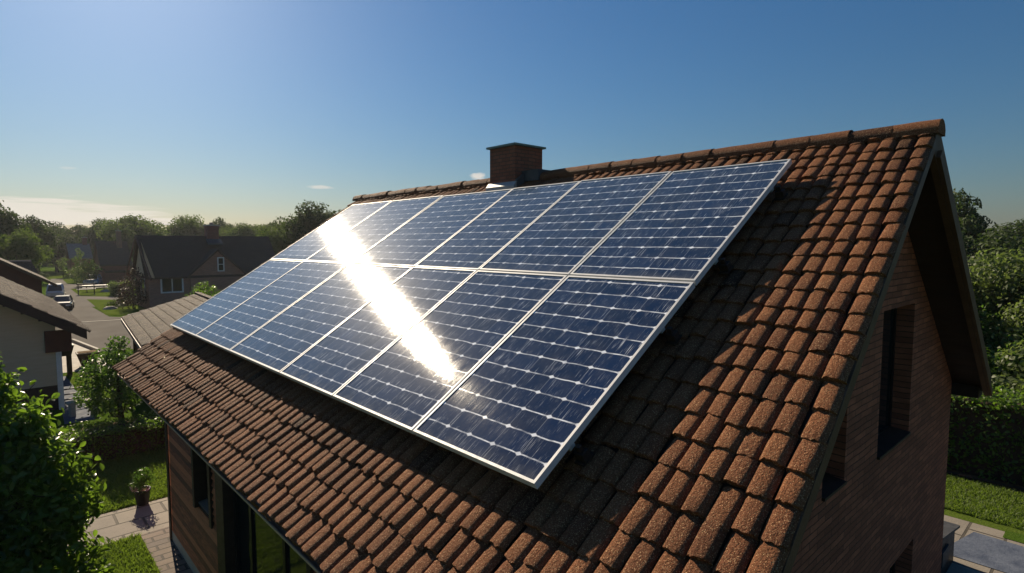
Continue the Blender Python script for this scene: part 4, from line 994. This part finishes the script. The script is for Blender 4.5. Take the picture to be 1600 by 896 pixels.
# small tree at the corner of the roof
tl = [(.10, 12.45, 2.02, .20), (.05, 12.4, 1.75, .28), (-.12, 12.6, 1.55, .38), (.15, 12.3, 1.35, .36), (-.30, 12.75, 1.25, .36), (-.05, 12.5, 1.05, .40), (.22, 12.2, .95, .30), (-.42, 12.85, .88, .26), (.05, 12.3, .75, .28), (-.2, 12.6, .7, .25)]
t = make_tree('garden_tree', 'small dense garden tree standing by the far corner of the solar roof', 'tree', 2.2, .6, .5, M['leaf_mid'], 52, None, .07, 5200, 0, (.04, 12.2, 0), [(x - .04, y - 12.2, z, r) for x, y, z, r in tl])
shrub('purple_bush', 'tall dark purple leaved bush in front of the gabled brick house', 'bush', (4.85, 40.6, 0), [(4.85, 40.6, .9, .75), (4.7, 40.8, 1.6, .65), (5.05, 40.4, 1.9, .55), (4.9, 40.6, 2.35, .42), (4.5, 41.0, .6, .6), (5.2, 40.2, .8, .6)], 700, .16, M['leaf_red'], 53)
shrub('round_bush', 'bright green bush beside the window of the gabled house', 'bush', (6.5, 31.2, 0), [(6.5, 31.2, .7, .6), (6.3, 31.4, 1.4, .55), (6.75, 31.0, 1.55, .5), (6.5, 31.2, 1.9, .35), (6.95, 30.9, 1.1, .5), (6.1, 31.5, .9, .5)], 900, .14, M['leaf_hedge'], 54)
shrub('low_shrub', 'low dark shrub between the rocks on the street lawn', 'shrub', (4.15, 42.6, 0), [(4.1, 42.6, .22, .35), (4.4, 42.8, .25, .4), (3.8, 42.4, .18, .28)], 900, .12, M['leaf_far'], 55)
shrub('low_shrub', 'low dark shrub beside the purple bush and the driveway', 'shrub', (5.0, 44.4, 0), [(5.0, 44.4, .3, .45), (5.5, 44.2, .35, .5), (4.7, 44.6, .2, .3)], 900, .12, M['leaf_far'], 56)
shrub('round_bush', 'dark round bush left of the blue grey car', 'bush', (5.3, 66.0, 0), [(5.3, 66, 1.0, .9), (5.0, 66.4, 1.7, .8), (5.7, 65.8, 1.6, .7), (5.3, 66, 2.2, .55), (4.8, 66.6, .7, .6)], 500, .2, M['leaf_far'], 57)
shrub('round_bush', 'grey green bush with pale leaves left of the dark round bush', 'bush', (5.0, 73.5, 0), [(5, 73.5, .8, .7), (5.4, 73.2, 1.3, .6), (4.7, 73.9, 1.1, .55)], 500, .2, M['leaf_grey'], 58)
shrub('young_tree', 'slim light green young tree in front of the red brick house', 'tree', (5.9, 80, 0), [(5.9, 80, 1.5, .6), (5.8, 80.2, 2.3, .55), (6.1, 79.9, 2.9, .45), (5.9, 80, 3.4, .3)], 420, .2, M['leaf_far_b'], 59)
shrub('young_tree', 'small pale tree at the end of the street left of the red house', 'tree', (4.9, 86, 0), [(4.9, 86, 1.3, .6), (4.8, 86.2, 1.9, .5), (5.1, 85.8, 2.2, .4)], 420, .2, M['leaf_far_b'], 60)
shrub('low_shrub', 'low green shrub on the lawn at the end of the street', 'shrub', (2.9, 87, 0), [(2.9, 87, .3, .5), (3.3, 87, .25, .4)], 600, .2, M['leaf_far'], 61)
shrub('low_shrub', 'green shrub at the garage corner above the small garden tree', 'shrub', (.95, 17.6, 0), [(.95, 17.6, .5, .4), (1.05, 17.2, .8, .3), (.85, 17.9, .3, .35)], 2500, .08, M['leaf_mid'], 62)

protos = []
for i, (h, r, b, mt, n) in enumerate(((8.0, 3.4, .9, 'leaf_far', 46), (7.4, 3.0, .5, 'leaf_far', 44), (7.8, 3.6, 1.0, 'leaf_far_b', 46), (7.2, 2.5, .4, 'leaf_far', 38), (7.0, 2.9, .4, 'leaf_far_b', 42))):
    protos.append((h, r, b, mt, n, 100 + i))
made = {}
def tree_at(k, x, y, h, label, rz=0.0, wide=1.0, group='trees in the far tree line'):
    H = protos[k][0]
    if k not in made:
        _, r, b, mt, n, sd_ = protos[k]; made[k] = make_tree('broadleaf_tree', label, 'tree', H, r, b, M[mt], sd_, group, .27, 210, n); t = made[k]
    else: t = copy_tree(made[k])
    t['label'] = label; t['group'] = group; t.location = (x, y, 0); t.rotation_euler = (0, 0, rz); s = h / H; t.scale = (s * wide, s * wide, s); return t
TL = [(0, -1.9, 63, 8.4, 'tall dark tree at the left edge of the picture rising above the others', .3, .9),
      (4, .15, 57, 5.4, 'lighter green tree in front of the tall dark tree at the left edge', 1.0, .85),
      (3, 1.9, 78, 7.3, 'narrow dark tree just right of the tallest tree at the left edge', 2.0, 1.0),
      (1, 3.2, 99, 7.0, 'dark tree closing the left side of the street end', .5, 1.1),
      (0, 6.6, 112, 7.7, 'broad tree behind the end of the street, left of the red house', 1.7, 1.1),
      (1, 5.6, 103, 6.4, 'low dark tree standing behind the street end lawn', 2.6, 1.1),
      (3, 9.3, 112, 7.4, 'tree showing directly above the small red brick house', .9, 1.2),
      (0, 11.6, 106, 8.1, 'rounded tree above the gap between red house and brick cottage', 2.9, .95),
      (1, 14.6, 112, 7.5, 'tree showing behind the roof of the brick cottage', 4.1, 1.1),
      (2, 13.6, 92, 8.3, 'broad high tree above the left end of the gabled house ridge', .2, 1.25),
      (3, 11.2, 84, 6.3, 'lower tree at the left shoulder of the broad high tree', 3.3, 1.0),
      (1, 17.2, 96, 6.9, 'lower tree right of the broad high tree', 5.2, 1.1),
      (4, 20.1, 93, 8.6, 'square topped light tree left of the gabled house chimney', 1.9, 1.0),
      (0, 23.6, 90, 8.1, 'dark tree directly behind the gabled house chimney', 3.7, .75),
      (1, 23.2, 96, 7.2, 'low tree right behind the gabled house chimney', .6, .9),
      (2, 25.4, 84, 7.3, 'light green tree just right of the gabled house chimney', 4.6, 1.0),
      (4, 27.6, 86, 7.2, 'tree above the right half of the gabled house ridge', 2.4, 1.0),
      (3, 26.2, 76, 7.1, 'narrow tree above the right end of the gabled house ridge', 5.5, 1.05),
      (2, 20.6, 57, 6.5, 'rounded light tree touching the left edge of the solar panels', 1.4, .95),
      (1, 22.6, 62, 7.2, 'dark tree between the rounded light tree and the tallest crown', .1, .9),
      (0, 22.0, 52, 8.3, 'large wide crowned tree rising behind the far end of the panels', 2.2, 1.1),
      (0, 26.4, 53, 8.3, 'dark crown meeting the far end of the tiled ridge', 4.9, 1.1),
      (1, 1.0, 92, 6.0, 'dark low tree behind the lighter tree at the left', 3.9, 1.2)]
for k, x, y, h, lab, rz, wd in TL: tree_at(k, x, y, h, lab, rz, wd)
TR = [(3, 36.0, 4.6, 7.1, 'tall dark tree against the sky beside the right roof verge', .8, .72),
      (1, 30.5, 2.6, 5.0, 'mid green tree right of the tall dark tree by the roof verge', 1.5, 1.15),
      (0, 45.0, 3.4, 5.6, 'distant dark tree on the right horizon', 2.7, 1.3),
      (3, 70.0, 5.0, 6.4, 'far hazy tree on the right horizon nearest the verge', .1, 1.5),
      (1, 74.0, 1.5, 6.9, 'far hazy tree at the right end of the horizon', 3.1, 1.8)]
for k, x, y, h, lab, rz, wd in TR: tree_at(k, x, y, h, lab, rz, wd, 'trees right of the house')
# the big grey-green tree on the right
def big_right(label, x, y, h, r, seed, mat):
    return make_tree('leafy_tree', label, 'tree', h, r, .3, M[mat], seed, 'trees right of the house', .12, 1500, 44, (x, y, 0))
big_right('large grey green leafy tree above the hedge on the right', 18.6, .1, 4.05, 2.3, 71, 'leaf_grey')
big_right('dark leafy tree behind the roof eave at the right', 16.6, 2.2, 3.1, 1.8, 72, 'leaf_mid')
big_right('dense green tree at the right edge above the hedge', 16.8, -1.9, 3.7, 1.9, 73, 'leaf_grey')

# the far wood behind everything, one mass
rg = np.random.default_rng(91); n = 26000
az = np.radians(rg.uniform(-24, 112, n)); rad = 128 + 14 * rg.uniform(0, 1, n) + 10 * np.sin(az * 9)
top = 4.6 + .7 * np.sin(az * 31) + .5 * np.sin(az * 67 + 1) + .35 * np.sin(az * 143 + 2)
z = top * rg.uniform(0, 1, n) ** .7
P = np.stack([np.sin(az) * rad, np.cos(az) * rad, z + .2], 1)
nn_ = np.stack([-np.sin(az) * .6, -np.cos(az) * .6, np.full(n, .7)], 1)
v, f = leaf_cloud(P, nn_, 1.0, .75, rg)
o = np_mesh('distant_wood', v, f, M['leaf_far'], None, np.repeat(np.clip(rg.normal(.5, .2, n), 0, 1), 4))
tag(o, 'far continuous wood closing the horizon behind all the houses and trees', 'wood', None, 'stuff')

for lab, x, y, r, h, sd in (('rounded green shrub behind the hedge under the right roof eave', 14.2, 1.6, 1.0, 1.9, 81), ('broad green shrub behind the hedge at the right edge', 14.4, -.6, 1.05, 2.0, 82), ('darker green shrub between the hedge and the leafy trees', 15.8, .6, 1.2, 2.3, 83)):
    lb = [(x + math.cos(k * 2.4) * r * .6, y + math.sin(k * 2.4) * r * .8, h * (.25 + .5 * ((k * .37) % 1)), r * .55) for k in range(9)]
    shrub('garden_shrub', lab, 'shrub', (x, y, 0), lb, 1500, .12, M['leaf_grey'] if sd != 83 else M['leaf_mid'], sd, .6, False, 6, 'shrubs behind the right hedge')

# the air: one even box of thin haze, sky outside it
hz = MB(); hz.box((-395, -295, -1), (495, 695, 14)); ho = hz.build('haze', None); ho['kind'] = 'stuff'
k = NT('thin_haze'); k.t.nodes.remove(k.b)
pv = k.n('VolumePrincipled', {'Color': (.92, .95, 1.0), 'Density': .00032, 'Anisotropy': .4}); k.t.links.new(pv.outputs[0], k.o.inputs['Volume'])
ho.data.materials.append(k.m)
